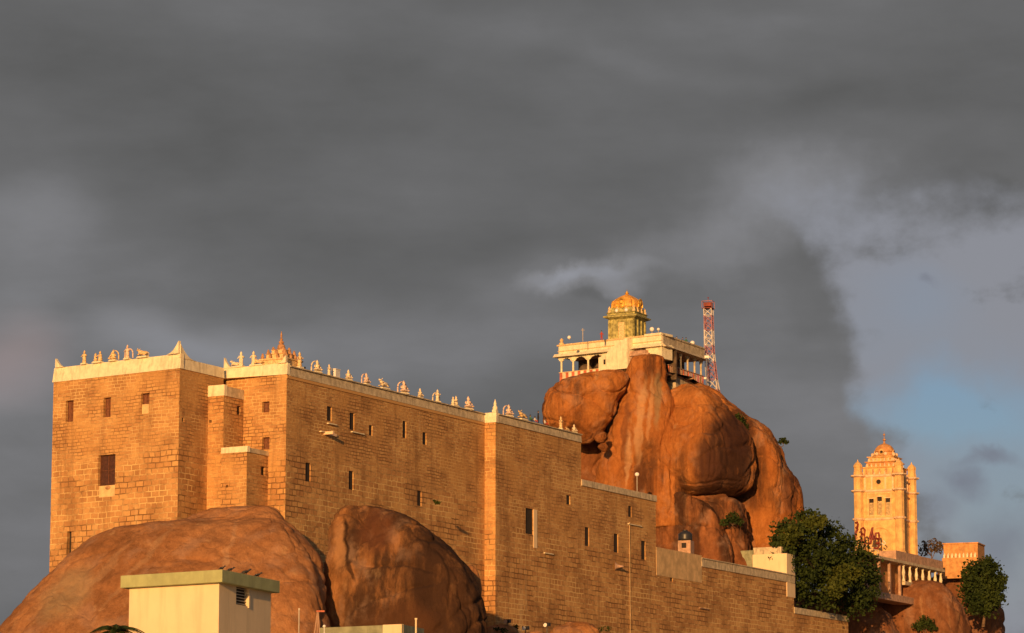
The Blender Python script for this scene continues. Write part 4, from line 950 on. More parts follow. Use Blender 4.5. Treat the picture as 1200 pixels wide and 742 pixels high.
# red and white lattice tower
lt = at(831, 470, 531); zz = lambda v: at(831, v, 531).z
lat = empty('lattice_tower', (lt.x, lt.y, zz(480)), R(-18), 'slender red and white lattice tower right of the hilltop temple', 'tower')
def lp(v, sx, sy):
    c = np.interp(v, [362, 410, 443, 480], [831.2, 832.3, 835.5, 839]); hw = np.interp(v, [362, 410, 443, 460, 480], [5.6, 5.4, 5.6, 7, 10.5]) / F * 531 * .82
    x = (c - 831) / F * 531; return Vector((x + sx * hw, sy * hw, zz(v) - zz(480)))
lev = [362, 370, 378.5, 387, 396, 405, 414.5, 424, 434, 445, 457, 470, 480]
segs = [(362, 370, towerW), (370, 387, towerR), (387, 405, towerW), (405, 414.5, towerR), (414.5, 424, towerW), (424, 445, towerR), (445, 457, towerW), (457, 480, towerR)]
for a, b, m in segs:
    vs_ = [x for x in lev if a <= x <= b]
    for sx, sy in ((-1, -1), (1, -1), (1, 1), (-1, 1)):
        bm = bmesh.new(); tube(bm, [lp(x, sx, sy) for x in vs_], .075, 5); build('leg', bm, m, lat)
    bm = bmesh.new()
    for v0, v1 in zip(vs_, vs_[1:]):
        for (p, q) in (((-1, -1), (1, -1)), ((1, -1), (1, 1)), ((1, 1), (-1, 1)), ((-1, 1), (-1, -1))):
            tube(bm, [lp(v0, *p), lp(v1, *q)], .05, 4); tube(bm, [lp(v0, *q), lp(v1, *p)], .05, 4); tube(bm, [lp(v1, *p), lp(v1, *q)], .05, 4)
    build('bracing', bm, m, lat)
bm = bmesh.new(); hw = .85; z0_ = zz(362) - zz(480)
box(bm, -hw, hw, -hw, hw, z0_, z0_ + .12); box(bm, -hw * .75, hw * .75, -hw * .75, hw * .75, z0_ + .35, z0_ + 1.0); build('platform', bm, rust, lat)
bm = bmesh.new()
for sx in (-1, 1):
    for sy in (-1, 1): tube(bm, [(sx * hw, sy * hw, z0_ + .1), (sx * hw, sy * hw, z0_ + 1.2)], .05, 4)
tube(bm, [(-hw, -hw, z0_ + 1.2), (hw, -hw, z0_ + 1.2), (hw, hw, z0_ + 1.2), (-hw, hw, z0_ + 1.2), (-hw, -hw, z0_ + 1.2)], .05, 4); build('guard_rail', bm, towerR, lat)
bm = bmesh.new(); tube(bm, [(0, 0, z0_ + 1.0), (0, 0, z0_ + 1.9)], .05, 5); sph(bm, (0, 0, z0_ + 1.85), .12, 8); build('beacon', bm, rust, lat)
bm = bmesh.new()
for sy in (-.25, .25): tube(bm, [(-.1, sy, 0), (-.9 + .2, sy, zz(415) - zz(480)), (-.7, sy, z0_)], .035, 4)
build('ladder', bm, towerW, lat)
pl_ = at(828.5, 455, 528)
bm = bmesh.new(); zt_ = at(828.5, 419, 528).z - at(828.5, 470, 528).z; tube(bm, [(0, 0, 0), (0, 0, zt_)], [.14, .11], 10); pole = empty('lamp_pole', (pl_.x, pl_.y, at(828.5, 470, 528).z), 0, 'blue grey lamp pole between the hilltop temple and the lattice tower', 'pole'); build('mast', bm, bluep, pole)
bm = bmesh.new(); box(bm, -.5, -.1, -.15, .15, zt_ * .5, zt_ * .5 + .3); box(bm, -.35, .35, -.1, .1, zt_ - .1, zt_ + .3); build('lamp_head', bm, whitep, pole)

# ================================================================== BELL TOWER
bc = at(1038.8, 655, 556); bz = lambda v: at(1038.8, v, 556).z - at(1038.8, 662, 556).z
bt = empty('bell_tower', (bc.x, bc.y, at(1038.8, 662, 556).z), R(-24), 'tall ochre bell tower with corner turrets and small dome, right of the dark tree', 'tower')
hB = 3.62; wb = 3.25
# body with real openings on the two visible faces, closed behind
class LW(Wall): pass
def local_face(bm, p0, p1, z0, z1, ops=()): wall_face(bm, p0, p1, z0, z1, ops, .35)
ops_f = [(wb + x - .42, wb + x + .42, bz(606), bz(584.5 if x == 0 else 586.5)) for x in (-1.45, 0, 1.45)]
bm = bmesh.new()
local_face(bm, (-wb, -wb), (wb, -wb), 0, bz(559), ops_f); local_face(bm, (wb, -wb), (wb, wb), 0, bz(559), [(wb - .45, wb + .45, bz(604), bz(587))])
local_face(bm, (wb, wb), (-wb, wb), 0, bz(559)); local_face(bm, (-wb, wb), (-wb, -wb), 0, bz(559))
bm.faces.new([bm.verts.new((x, y, bz(559))) for x, y in ((-wb, -wb), (wb, -wb), (wb, wb), (-wb, wb))]); build('body', bm, ochre, bt, uv=True)
def lbox(name, lst, m, root=bt):
    bm = bmesh.new()
    for b in lst: box(bm, *b)
    return build(name, bm, m, root)
for (a, b, c, e) in ops_f:
    x = lbox('window', [(a - wb + .01, b - wb - .01, -wb + .3, -wb + .36, c, e)], dark)
    lbox('shutter', [(a - wb + .04, b - wb - .04, -wb + .12, -wb + .2, c + .02 + (e - c) * .06 * k, c + (e - c) * (.06 * k + .045)) for k in range(13)], ochref, x)
    lbox('window_hood', [(a - wb - .12, b - wb + .12, -wb - .12, -wb + .01, e + .02, e + .16)], rosew, x)
lbox('window', [(wb - .36, wb - .3, -.44, .44, bz(604), bz(587))], dark)
for z0_, z1_ in ((575.5, 561.5),):
    for b_ in [(x - .14, x + .14, -wb - .10, -wb + .01, bz(z0_), bz(z1_)) for x in (-2.5, -1.3, 1.1, 2.4)] + [(wb - .01, wb + .10, y - .14, y + .14, bz(z0_), bz(z1_)) for y in (-2.2, -.9, .9, 2.2)]: lbox('pilaster', [b_], rosew)
lbox('panel_moulding', [(-2.1, 2.1, -wb - .07, -wb + .01, bz(609) + .3, bz(609) + .42), (-2.1, 2.1, -wb - .07, -wb + .01, bz(580.5), bz(580.5) + .12), (-2.1, -1.98, -wb - .07, -wb + .01, bz(609) + .43, bz(580.5) - .01), (1.98, 2.1, -wb - .07, -wb + .01, bz(609) + .43, bz(580.5) - .01)], ochref)
bm = bmesh.new(); M = Matrix.Translation((-.1, -wb - .02, bz(567))) @ Matrix.Rotation(math.pi / 2, 4, 'X'); lathe(bm, [(.40, 0), (.40, .02)], 20, (0, 0), M); build('round_window', bm, dark, bt)
bm = bmesh.new(); k = 20; tube(bm, [(-.1 + .46 * math.cos(2 * math.pi * i / k), -wb - .03, bz(567) + .46 * math.sin(2 * math.pi * i / k)) for i in range(k + 1)], .07, 5); build('window_ring', bm, ochre, bt)
for sx, sy in ((-1, -1), (1, -1), (1, 1), (-1, 1)):
    bm = bmesh.new(); z_ = lambda v: bz(v)
    lathe(bm, [(.98, 0), (.98, z_(650)), (.82, z_(649)), (.80, z_(614)), (.80, z_(580)), (.80, z_(561)), (.80, z_(556)), (.72, z_(554)), (.72, z_(550)), (.80, z_(549)), (.78, z_(547)), (.5, z_(544.6)), (.2, z_(543)), (.12, z_(542)), (.02, z_(540))], 8, (sx * hB, sy * hB)); build('corner_turret', bm, ochre, bt)
def ringc(v, pr):
    bm = bmesh.new(); z = bz(v)
    lathe(bm, [(wb + .01, z - .3), (wb + .22, z - .12), (wb + .25, z + .06), (wb + .01, z + .2)], square=4)
    for sx, sy in ((-1, -1), (1, -1), (1, 1), (-1, 1)): lathe(bm, [(.81, z - .3), (.81 + pr, z - .1), (.84 + pr, z + .08), (.81, z + .2)], 8, (sx * hB, sy * hB))
    build('string_course', bm, rosew, bt)
for v, pr in ((610, .3), (577, .45), (559.5, .5)): ringc(v, pr)
for b_ in [(x - .28, x + .28, -wb - .14, -wb + .01, 0, bz(611.5)) for x in (-2.5, 2.5)] + [(x - .28, x + .28, -wb - .14, -wb + .01, bz(608), bz(578.5)) for x in (-2.5, 2.5)]: lbox('pilaster', [b_], ochre)
bm = bmesh.new(); n = 16; pts = [(2.0 * math.cos(math.pi * k / n), -wb - .04, bz(634) + 2.0 * math.sin(math.pi * k / n)) for k in range(n + 1)]; tube(bm, [(2.0, -wb - .04, .1)] + pts + [(-2.0, -wb - .04, .1)], .14, 6); build('arch_moulding', bm, ochre, bt)
def tier(v0, v1, r_, m=ochre):
    bm = bmesh.new(); lathe(bm, [(r_, bz(v0)), (r_, bz(v1) - .25), (r_ + .25, bz(v1) - .12), (r_ + .27, bz(v1))], square=4); build('tier', bm, m, bt)
    bm = bmesh.new()
    for i in range(7):
        x = (i / 6 - .5) * 2 * (r_ - .15)
        for p in ((x, -r_ - .04), (r_ + .04, x), (x, r_ + .04), (-r_ - .04, x)): lathe(bm, [(.14, bz(v0)), (.16, bz(v0) + .35), (.07, bz(v0) + .5), (.02, bz(v0) + .7)], 8, p)
    build('tier_ornament', bm, rosew, bt)
    for i in range(5):
        x = (i / 4 - .5) * 1.7 * (r_ - .2); h0, h1 = bz(v0) + .25, bz(v1) - .35
        lbox('niche', [(x - .16, x + .16, -r_ - .012, -r_ + .05, h0, h1)], terra); lbox('niche', [(r_ - .05, r_ + .012, x - .16, x + .16, h0, h1)], terra)
tier(559, 549, 2.95); tier(549, 542.5, 2.45, orangeW); tier(542.5, 536.5, 2.15)
bm = bmesh.new(); lathe(bm, [(2.0, bz(536.5)), (2.15, bz(535.5)), (2.1, bz(534.5)), (1.5, bz(534)), (1.5, bz(530.5)), (1.68, bz(529.8)), (1.66, bz(528.5)), (1.5, bz(525.5)), (1.15, bz(522.8)), (.6, bz(520.8)), (.25, bz(520)), (.2, bz(519))], 24); dm = build('dome', bm, orangeW, bt, smooth=False)
for k in range(8): a = k * math.pi / 4 + .39; bm = bmesh.new(); sph(bm, (2.0 * math.cos(a), 2.0 * math.sin(a), bz(533.4)), .34, 10); build('dome_ball', bm, rosew, dm, smooth=True)
for a in range(4):
    M = Matrix.Rotation(a * math.pi / 2, 4, 'Z'); bm = bmesh.new(); box(bm, -.42, .42, -1.72, -1.3, bz(534), bz(530.5), M); lathe(bm, [(.42, -1.72), (.42, -1.3)], 16, (0, 0), M @ Matrix.Translation((0, 0, bz(530.5))) @ Matrix.Rotation(math.pi / 2, 4, 'X') @ Matrix.Scale(-1, 4, (0, 0, 1))); x = build('dormer', bm, ochre, dm)
    bm = bmesh.new(); lathe(bm, [(.24, 0), (.24, .03)], 14, (0, 0), M @ Matrix.Translation((0, -1.73, bz(530.8))) @ Matrix.Rotation(math.pi / 2, 4, 'X')); build('dormer_window', bm, dark, bt)
bm = bmesh.new(); lathe(bm, [(.2, bz(520)), (.12, bz(517)), (.3, bz(516)), (.3, bz(515)), (.08, bz(514)), (.06, bz(511)), (.2, bz(510)), (.2, bz(509)), (.03, bz(508)), (.02, bz(505.5))], 12); build('finial', bm, terra, bt)

# red letters of a sign standing on the terrace in front of the tower
sg0 = at(1003, 640, 547); sg1 = at(1034, 648, 549.5)
sg = empty('letter_sign', sg0, math.atan2(sg1.y - sg0.y, sg1.x - sg0.x), 'row of dark red upright sign letters before the base of the bell tower', 'sign')
def sgp(u, v): s, z = on_line(u, v, V2(sg0), (V2(sg1) - V2(sg0)).normalized()); return (s, 0, z - sg0.z)
strokes = [[[(1004.5, 612.5), (1005, 617), (1003, 619)], [(1002.5, 613), (1004.5, 611.8), (1005.5, 615), (1005, 620.5), (1003, 624), (1002, 632)]],
           [[(1009.5, 632), (1009, 620), (1011.5, 618.6), (1013.5, 621), (1013.3, 636), (1010.5, 636), (1009.5, 632)], [(1013.4, 636), (1014, 640)], [(1009.5, 625.5), (1013.3, 627)]],
           [[(1022.5, 618), (1022.8, 627), (1020, 637.5), (1017.5, 636.5)], [(1022.5, 619), (1019, 632), (1022, 633)], [(1022.8, 627), (1024.5, 633)]],
           [[(1026, 631), (1026.3, 624.8), (1029.5, 624.6), (1030.3, 628), (1030.3, 639), (1028, 643), (1024.6, 642.5)], [(1026, 631), (1030.3, 632)], [(1027, 637), (1030.3, 636)]]]
for L_ in strokes:
    bm = bmesh.new()
    for s_ in L_: tube(bm, [sgp(*p) for p in s_], .19, 6)
    build('letter', bm, rust, sg)
bm = bmesh.new()
for L_ in (1004, 1011.5, 1021, 1028.5):
    p = sgp(L_, 636); tube(bm, [(p[0], .15, p[2] - .4), (p[0], .15, -1.8)], .06, 5)
tube(bm, [sgp(1000, 634), sgp(1034, 648)], .08, 5); build('frame', bm, steel, sg)
bm = bmesh.new(); p = sgp(1035, 636.5); tube(bm, [(p[0], 0, p[2] + .4), (p[0] + .5, 0, p[2]), (p[0] + .1, 0, p[2] - .35), (p[0] - .3, 0, p[2])], .12, 6); build('letter', bm, whitep, sg)

# ================================================================== TERRACE under the bell tower
tp0 = at(1012, 652, 534); Wt = Wall(tp0, V2(tp0) + d1 * 62); 
ter = empty('terrace_pavilion', (tp0.x, tp0.y, at(1012, 700, 547).z), 0, 'long shaded terrace pavilion with pale balusters on the right hill below the bell tower', 'pavilion')
def terp(n, bm, m): return part_world(build(n, bm, m, ter), ter)
def tz(u, v): return on_line(u, v, Wt.p0, Wt.d)
sA, zA_ = tz(1050, 645); sB_, _ = tz(1105, 660); _, zB_ = tz(1050, 656)
bm = bmesh.new(); box(bm, sA, (sA + sB_) * .5 - .1, 0, 3, zB_, zA_, Wt.frame()); box(bm, (sA + sB_) * .5 + .1, sB_, 0, 3, zB_ - .1, zA_ - .1, Wt.frame()); terp('parapet_panel', bm, pinkp)
sC, _ = tz(1012, 650); _, z1_ = tz(1050, 658.5)
bm = bmesh.new(); box(bm, sC, sB_, -.35, 14, z1_ - .1, zB_ - .01, Wt.frame()); terp('roof_slab', bm, plasterW)
_, z2_ = tz(1066, 683); 
bm = bmesh.new(); box(bm, tz(1060, 670)[0], sB_, -.1, .5, z2_ - .5, z2_ + .1, Wt.frame()); terp('ledge', bm, plasterW)
for u in (1060, 1067.5, 1075, 1082.5, 1090, 1097, 1103.5):
    s_ = tz(u, 668)[0]; h_ = z1_ - .1 - z2_; bm = bmesh.new(); lathe(bm, [(.30, z2_ + .1), (.16, z2_ + h_ * .25), (.30, z2_ + h_ * .5), (.15, z2_ + h_ * .8), (.3, z2_ + h_ - .003)], 10, (s_, .2), Wt.frame()); terp('baluster', bm, plaster)
bm = bmesh.new(); box(bm, sC, sB_, 2.2, 2.5, z2_ - 3, z1_ - .11, Wt.frame()); terp('rear_wall', bm, orangeW)
_, z3_ = tz(1033, 697)
for u in (1018, 1033, 1045, 1057): s_ = tz(u, 680)[0]; bm = bmesh.new(); box(bm, s_ - .22, s_ + .22, .2, .6, z3_ - .5, z1_ - .11, Wt.frame()); terp('column', bm, pinkp)
bm = bmesh.new(); box(bm, tz(1010, 690)[0], tz(1086, 700)[0], -1.2, 2, tz(1015, 698)[1] - .3, tz(1015, 690)[1] - .3, Wt.frame()); terp('base_ledge', bm, pinkp)
ob0 = at(1106, 655, 572); ob1 = at(1146, 657, 570)
Wo = Wall(ob0, ob1); ob = empty('orange_building', (ob0.x, ob0.y, at(1106, 668, 572).z), 0, 'low orange flat-roofed building with a row of tiny white merlons right of the bell tower', 'building')
zt2, zb2 = at(1106, 638, 572).z, at(1106, 672, 572).z
bm = bmesh.new(); box(bm, 0, Wo.L, 0, 6, zb2, zt2, Wo.frame()); part_world(build('wall', bm, orangeW, ob), ob)
bm = bmesh.new(); box(bm, -.15, Wo.L + .15, -.15, 6.1, zt2, zt2 + .2, Wo.frame()); part_world(build('roof_edge', bm, orangeW, ob), ob)
zm = at(1110, 654, 571).z; bm = bmesh.new(); box(bm, -.1, Wo.L, -1.0, -.6, zb2 - 1, zm, Wo.frame()); part_world(build('terrace_wall', bm, orangeW, ob), ob)
for k in range(9):
    x = .3 + k * (Wo.L - .6) / 8; bm = bmesh.new(); box(bm, x - .16, x + .16, -.95, -.65, zm, zm + .55, Wo.frame()); lathe(bm, [(.17, zm + .55), (.02, zm + .85)], 8, (x, -.8), Wo.frame()); part_world(build('merlon', bm, plaster, ob), ob)

# ================================================================== ROOFTOP BUILDING behind the lower rampart
tb1 = at(922, 655, 505.5); tb0 = at(882, 655, 508); Wb = Wall(tb0, tb1)
bld = empty('terrace_building', (tb0.x, tb0.y, at(882, 690, 513).z), 0, 'cream rooftop room and grey side wall behind the lower rampart, left of the dark tree', 'building')
zz_ = lambda v: at(900, v, 507).z
bm = bmesh.new(); box(bm, 0, Wb.L, 0, 3.4, zz_(700), zz_(649.5), Wb.frame()); part_world(build('wall', bm, cream, bld), bld)
bm = bmesh.new(); box(bm, -.1, Wb.L - 1.1, .5, 3.4, zz_(649.5), zz_(641), Wb.frame()); part_world(build('parapet', bm, plasterW, bld), bld)
tg0 = at(832, 655, 511); Wg = Wall(tg0, tb0)
bm = bmesh.new(); box(bm, 0, Wg.L - .02, .3, 2, zz_(700), zz_(644), Wg.frame()); part_world(build('side_wall', bm, greenc, bld), bld)
bx = at(804, 640, 478)
bo = empty('tank_hut', (bx.x, bx.y, at(804, 660, 478).z), R(-20), 'small grey hut with dark window behind the plaster parapet, below the summit rock', 'hut')
h0, h1 = 0, at(804, 634, 478).z - at(804, 660, 478).z
bm = bmesh.new(); box(bm, -.95, .95, -.9, .9, h0, h1); build('wall', bm, pinkp, bo)
bm = bmesh.new(); box(bm, -.4, .3, -.93, -.89, h1 - 1.1, h1 - .35); build('window', bm, dark, bo)
tk = empty('water_tank', (bx.x - .1, bx.y, bo.location.z + h1), 0, 'black round water tank on top of the small grey hut', 'tank')
bm = bmesh.new(); lathe(bm, [(1.0, 0), (1.05, .3), (1.0, .6), (1.05, .9), (.95, 1.1), (.6, 1.35), (.35, 1.45)], 24); build('barrel', bm, black, tk, smooth=True)
bm = bmesh.new(); lathe(bm, [(.38, 1.5), (.38, 1.58), (.1, 1.62)], 16); build('lid', bm, black, tk)
# round lamp at the foot of the summit rock
lq = at(746.5, 556, 497); lm = empty('floodlight', lq, 0, 'round pale floodlight in front of the white-streaked summit rock', 'lamp')
bm = bmesh.new(); sph(bm, (0, 0, 0), (.34, .25, .32), 16); build('bowl', bm, whitep, lm, smooth=True)
bm = bmesh.new(); tube(bm, [(0, .1, -.3), (0, .1, -6)], .07, 6); build('post', bm, steel, lm)
for i, (u, v, lab) in enumerate([(593.5, 729, 'small floodlight with dark hood low beside the bright pilaster'), (615, 737, 'bright white floodlight at the foot of the rampart wall between low boulders'), (640, 733, 'small pale floodlight left of the broad low boulder')]):
    p = at(u, v, 407 + i * 3); t = empty('floodlight', p, R(-30), lab, 'lamp', 'floodlights at the foot of the rampart wall')
    bm = bmesh.new(); lathe(bm, [(.1, 0), (.24, .25), (.26, .26)], 14, (0, 0), Matrix.Rotation(math.pi / 2 * .9, 4, 'X')); build('reflector', bm, whitep if i else pinkp, t)
    bm = bmesh.new(); box(bm, -.4, .4, .0, .45, -.1, .34); tube(bm, [(0, .2, -.1), (0, .2, -4)], .06, 6); build('housing', bm, black, t)

# ================================================================== FOREGROUND ROOF HUT
Kc = at(260.5, 667.4, 118); zk = Kc.z; KL = at_z(141.3, 674.8, zk); KR = at_z(328, 681, zk); th = zk - at(260.5, 682, 118).z
kh = empty('rooftop_hut', (Kc.x, Kc.y, 0), 0, 'near cream rooftop hut with flat olive roof slab in front of the rock slope', 'building')
def kp(n, bm, m): return part_world(build(n, bm, m, kh), kh)
kb = V2(KL) + (V2(KR) - V2(Kc))
def inset(P_, k=.26):
    out = []; n = len(P_)
    for i in range(n):
        a, b, c = P_[i - 1], P_[i], P_[(i + 1) % n]; u1 = (b - a).normalized(); u2 = (c - b).normalized(); out.append(b + (-u1 + u2) * k / max(.3, abs(u1.x * u2.y - u1.y * u2.x)))
    return out
poly = [V2(KL), V2(Kc), V2(KR), kb]; ins = inset(poly, .27)
bm = bmesh.new(); prism_pts(bm, poly, zk - th, zk); ro = kp('roof_slab', bm, olive)
bmod = ro.modifiers.new('bevel', 'BEVEL'); bmod.width = .015; bmod.segments = 2
Wk1 = Wall(ins[0], ins[1]); Wk2 = Wall(ins[1], ins[2])
wo = Wk2.op(284, 699, 14.5, 21)
bm = bmesh.new(); wall_face(bm, ins[0], ins[1], 7, zk - th, (), 0); wall_face(bm, ins[1], ins[2], 7, zk - th, [wo], .16); wall_face(bm, ins[2], ins[3], 7, zk - th, (), 0); wall_face(bm, ins[3], ins[0], 7, zk - th, (), 0)
kw_ = part_world(build('wall', bm, cream, kh, uv=True), kh)
a, b, c, e = wo; M = Wk2.frame()
bm = bmesh.new(); box(bm, a, b, .15, .17, c, e, M); wn = part_world(build('window', bm, dark, kh), kh)
bm = bmesh.new()
for k in range(6):
    z = c + (e - c) * (k + .5) / 6; box(bm, a + .01, b - .05, .05, .12, z - .012, z + .012, M)
x = build('louvre', bm, steel, wn)
bm = bmesh.new(); box(bm, b - .06, b + .05, -.05, .14, c - .06, e, M); x = build('frame', bm, cream, wn)
bm = bmesh.new(); prism_pts(bm, [Vector((-16.2, 112)), Vector((-9.5, 110)), Vector((-6.0, 121)), Vector((-12.8, 123.5))], 0, 7.0); part_world(build('lower_storey', bm, cream, kh), kh)
# crows on the roof edge
def bird(loc, rz, lab, k=1.0):
    bm = bmesh.new(); M = Matrix.Scale(k, 4)
    sph(bm, (0, 0, .09), (.055, .11, .05), 12, M @ Matrix.Rotation(R(-20), 4, 'X')); sph(bm, (0, -.115, .165), (.033, .04, .033), 10, M); tube(bm, [M @ Vector(p) for p in ((0, -.08, .13), (0, -.11, .16))], .03 * k, 8)
    tube(bm, [M @ Vector(p) for p in ((0, -.145, .163), (0, -.205, .155))], [.014 * k, .003 * k], 6); tube(bm, [M @ Vector(p) for p in ((0, .08, .07), (0, .2, .035))], [.03 * k, .018 * k], 6)
    for s_ in (-1, 1): tube(bm, [M @ Vector(p) for p in ((.02 * s_, -.01, .06), (.02 * s_, -.01, 0))], .006 * k, 5); sph(bm, (.045 * s_, .03, .095), (.02, .1, .035), 8, M)
    o = build('crow', bm, black, smooth=True); o.location = loc; o.rotation_euler = (0, 0, rz); return tag(o, lab, 'bird', 'crows on the hut roof')
Wr_ = Wall(Kc, KR)
for u, lab, rz, k in ((262.5, 'crow at the very corner of the olive roof slab', 1.2, .8), (272.5, 'crow perched just right of the roof corner', 1.9, .9), (290.5, 'largest dark crow midway along the right edge of the olive roof', 2.0, 1.15), (304.5, 'crow farthest right on the olive roof edge', 1.8, .95)):
    s_, _ = on_line(u, 673, Wr_.p0, Wr_.d); p = Wr_.pt(s_, zk, .06); bird(p, rz, lab, k)
# second roof, posts and aerial
R0, R1 = at_z(374, 736.6, at(450, 732.6, 108).z), at(471.5, 731.8, 108); zr = R1.z; R2_ = at_z(497, 737, zr)
sr = empty('green_roof_building', (R1.x, R1.y, 0), 0, 'top of a near building with weathered green parapet and cream patch, bottom centre', 'building')
W1_ = Wall(R0, R1)
bm = bmesh.new(); prism_pts(bm, [V2(R0), V2(R1), V2(R2_), V2(R2_) + V2((-3, 6)), V2(R0) + V2((0, 7))], 0, zr); part_world(build('wall', bm, greenc, sr), sr)
s0 = at_u(W1_, 449, 735); bm = bmesh.new(); box(bm, s0, W1_.L - .02, -.02, .12, zr - .6, zr + .01, W1_.frame()); part_world(build('painted_patch', bm, cream, sr), sr)
def post(u, v, Y, r_, lab, nm='post', m=steel):
    p = at(u, v, Y); bm = bmesh.new(); tube(bm, [(0, 0, -p.z + 2), (0, 0, 0)], r_, 8); box(bm, -r_ * 1.3, r_ * 1.3, -r_ * 1.3, r_ * 1.3, -.02, .03)
    o = build(nm, bm, m); o.location = p; return tag(o, lab, 'post')
post(487.5, 725.5, 106, .03, 'short bright steel post rising at the right end of the green parapet', m=cream)
post(350.5, 714, 100, .018, 'thin pale vertical rod right of the cream hut')
tr = at(373, 715.5, 104); an_ = empty('aerial_stand', (tr.x, tr.y, tr.z - 1.0), 0, 'small tapering pale stand with red cap left of the green parapet', 'stand')
bm = bmesh.new(); tube(bm, [(-.14, 0, 0), (-.03, 0, .95)], .02, 6); tube(bm, [(.06, 0, 0), (0, 0, .95)], .02, 6); tube(bm, [(-.04, .12, 0), (-.02, 0, .95)], .02, 6); tube(bm, [(-.04, .12, 0), (-.04, .12, -6)], .03, 6); build('legs', bm, pinkp, an_)
bm = bmesh.new(); box(bm, -.06, .2, -.05, .05, .95, 1.0); build('cap', bm, redw, an_)
gl = at(380, 734, 104); bm = bmesh.new(); sph(bm, (0, 0, 0), .05, 12); tube(bm, [(0, 0, -.04), (0, 0, -1)], .015, 6); o = build('globe_light', bm, whitep, smooth=True); o.location = gl; tag(o, 'tiny white globe light beside the small red capped stand', 'lamp')

# ================================================================== VEGETATION
def leaves(name, clumps, Y, mat, n, size, parent=None, seed=0, flat=.7, inner=.55, dy=None):
    rng = np.random.default_rng(seed); V = []; 
    tot = sum(c[2] * c[3] for c in clumps)
    for c in clumps:
        u, v, ru, rv = c[:4]; yo = c[4] if len(c) > 4 else 0
        o = at(u, v, Y + yo); rx = ru / F * Y; rz = rv / F * Y; k = max(20, int(n * ru * rv / tot))
        d = rng.normal(size=(k, 3)); d /= np.linalg.norm(d, axis=1)[:, None]; r_ = (inner + (1 - inner) * rng.random(k)) * (1 + .14 * rng.normal(size=k))
        nn = np.array([noise.noise(Vector(x * 2.2) + Vector((u, v, 0))) for x in d]); r_ *= 1 + .7 * nn
        keep = rng.random(k) < np.clip(.75 + nn * 1.2, .15, 1)
        p = np.array([o.x, o.y, o.z]) + d * r_[:, None] * np.array([rx, min(rx, rz) * 1.0 if dy is None else dy, rz]); p = p[keep]; d = d[keep]
        m = len(p); a = rng.normal(size=(m, 3)) + d * .4; a /= np.linalg.norm(a, axis=1)[:, None]; b = np.cross(a, rng.normal(size=(m, 3))); b /= np.linalg.norm(b, axis=1)[:, None]; cc = np.cross(a, b)
        s_ = size * (.6 + .8 * rng.random(m))[:, None]
        V.append(np.stack([p - b * s_, p - cc * s_ * flat, p + b * s_, p + cc * s_ * flat], 1).reshape(-1, 3))
    V = np.concatenate(V); q = len(V) // 4; me = bpy.data.meshes.new(name)
    me.vertices.add(len(V)); me.vertices.foreach_set('co', V.astype(np.float32).ravel()); me.loops.add(len(V)); me.loops.foreach_set('vertex_index', np.arange(len(V), dtype=np.int32))
    me.polygons.add(q); me.polygons.foreach_set('loop_start', np.arange(0, len(V), 4, dtype=np.int32)); me.polygons.foreach_set('loop_total', np.full(q, 4, np.int32)); me.update(calc_edges=True)
    o = link(name, me, mat, parent)
    if parent: part_world(o, parent)
    return o
def tree(name, clumps, Y, base, mat, n, size, lab, cat, mat2=None, clumps2=(), thick=.35, seed=0, dy=None, cr='crown'):
    b = at(base[0], base[1], Y); t = empty(name, b, 0, lab, cat)
    leaves(cr, clumps, Y, mat, n, size, t, seed, dy=dy)
    if clumps2: leaves(cr, clumps2, Y - 1, mat2, n // 5, size, t, seed + 5, dy=dy)
    bm = bmesh.new(); random.seed(seed)
    cu = sum(c[0] for c in clumps) / len(clumps); cv = sum(c[1] for c in clumps) / len(clumps); mid = at(cu, cv + (base[1] - cv) * (.25 if thick > .4 else .5), Y)
    tube(bm, [b, (b * .5 + mid * .5) + Vector((.2, .1, 0)), mid], [thick, thick * .8, thick * .65], 8)
    for c in clumps:
        e_ = at(c[0], c[1], Y + (c[4] if len(c) > 4 else 0)); m_ = mid * .5 + e_ * .5 + Vector((random.uniform(-.5, .5), 0, random.uniform(0, .6))); tube(bm, [mid, m_, e_], [thick * .5, thick * .3, thick * .08], 5)
    part_world(build('trunk', bm, bark, t), t); return t
TC = [(938, 630, 24, 22), (918, 652, 15, 22), (960, 620, 20, 15), (922, 624, 16, 15), (946, 606, 17, 9), (975, 636, 22, 20), (996, 645, 20, 17), (1010, 660, 18, 17), (948, 660, 30, 26), (985, 672, 30, 24), (962, 692, 30, 22), (1000, 700, 22, 22), (938, 682, 16, 20), (1014, 690, 16, 22), (912, 636, 9, 12), (1024, 676, 9, 13), (925, 672, 12, 18)]
tree('tree', [(u, v, a, b, (u - 930) * .19 - 11) for u, v, a, b in TC], 522, (958, 760), leafD, 21000, .27, 'large dark green tree between the summit rock and the bell tower', 'tree',
     leafY, [(985, 676, 14, 12, -5), (978, 690, 10, 10, -7), (925, 628, 12, 10, -14), (1000, 668, 10, 8, -2), (955, 612, 14, 8, -10)], seed=3, thick=.5)
tree('bush', [(1150, 675, 20, 20), (1140, 690, 15, 18, -1), (1165, 692, 14, 20), (1150, 705, 20, 16, -1), (1158, 665, 14, 12), (1172, 680, 7, 10), (1135, 672, 9, 10)], 560, (1152, 735), leafD, 9000, .27,
     'dark green bush on the right end of the right hill', 'bush', seed=9, thick=.3)
tree('bush', [(1092, 640, 13, 8), (1084, 646, 9, 8), (1100, 642, 8, 7)], 578, (1092, 668), leafB, 700, .22, 'bare brownish bush between the bell tower and the orange building', 'bush', seed=11, thick=.15, cr='foliage')
tree('bush', [(868, 497, 6, 9), (872, 508, 6, 10), (877, 518, 5, 8), (864, 490, 4, 5)], 519, (870, 525), leafD, 1700, .22, 'dark green shrub growing in the crevice high on the summit rock', 'bush', seed=13, thick=.12, cr='foliage')
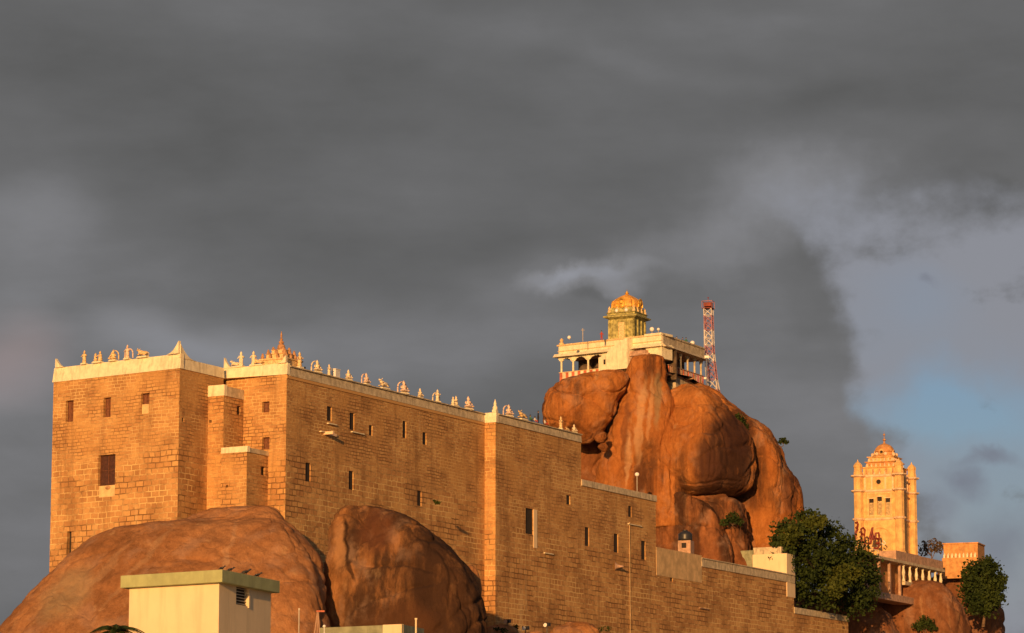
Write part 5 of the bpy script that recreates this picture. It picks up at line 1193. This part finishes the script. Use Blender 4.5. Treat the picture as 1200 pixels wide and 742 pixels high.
tree('bush', [(918, 516, 4, 3), (922, 518, 3, 2.5), (914, 518, 3, 2)], 525, (915, 524), leafD, 260, .2, 'small tuft bush standing out on the right edge of the summit rock', 'bush', seed=14, thick=.07, cr='foliage')
tree('bush', [(858, 606, 8, 6), (850, 612, 6, 5), (866, 612, 5, 4)], 507, (858, 620), leafD, 600, .2, 'low dark shrub in the hollow at the foot of the summit rock', 'bush', seed=15, thick=.08, cr='foliage')
tree('bush', [(1085, 728, 9, 6), (1076, 734, 8, 5), (1092, 735, 6, 5)], 548, (1085, 748), leafD, 700, .2, 'small dark shrub at the bottom of the right hill', 'bush', seed=16, thick=.08, cr='foliage')
for c, Y, b, lab, sd in [([(513, 589, 3.5, 1.6), (509, 587, 2, 1.2)], 403.5, (512, 590), 'small weed rooted in the long wall above the dark boulder', 17), ([(583, 737, 5, 3), (590, 739, 4, 3)], 404, (585, 744), 'low dry plant at the foot of the bright pilaster', 18),
                     ([(712, 737, 6, 3.5), (703, 738, 4, 3)], 431, (708, 746), 'low plant right of the broad low boulder', 19), ([(604, 735, 4, 3)], 409, (604, 744), 'tuft of grass between two floodlights', 20)]:
    tree('plant', c, Y, b, leafD, 160, .12, lab, 'plant', seed=sd, thick=.03, cr='foliage')
# palm beside the hut
pb = at(134, 733, 112); pm = empty('palm_tree', (pb.x, pb.y, 0), 0, 'top of a green palm tree beside the left wall of the cream hut', 'palm')
bm = bmesh.new(); tube(bm, [(0, 0, 0), (.1, 0, pb.z * .5), (0, 0, pb.z - .3)], [.22, .17, .14], 10); build('trunk', bm, bark, pm)
random.seed(5)
for k in range(15):
    a = k * 2 * math.pi / 15 + random.uniform(-.15, .15); el = random.uniform(.15, 1.0); Lf = random.uniform(1.0, 1.25); bm = bmesh.new(); sp = []
    for j in range(9):
        t_ = j / 8; r_ = Lf * t_ * math.cos(el * (1 - t_ * .5)); z_ = Lf * (math.sin(el) * t_ - .75 * t_ * t_); sp.append(Vector((r_ * math.cos(a), r_ * math.sin(a), pb.z - .25 + z_)))
    tube(bm, sp, [.02] * 4 + [.012] * 5, 5)
    side = Vector((-math.sin(a), math.cos(a), 0))
    for j in range(34):
        t_ = .12 + .86 * j / 33; i0 = min(int(t_ * 8), 7); p = sp[i0].lerp(sp[i0 + 1], t_ * 8 - i0); fw = (sp[i0 + 1] - sp[i0]).normalized()
        for s_ in (-1, 1):
            ll = .34 * math.sin(math.pi * min(1, t_ * .85 + .12)) + .05; tip = p + (side * s_ * .75 + fw * .65 + Vector((0, 0, -.35))).normalized() * ll; w_ = fw * .016
            bm.faces.new([bm.verts.new(x) for x in (p - w_, p + w_, tip)])
    build('frond', bm, leafD, pm)
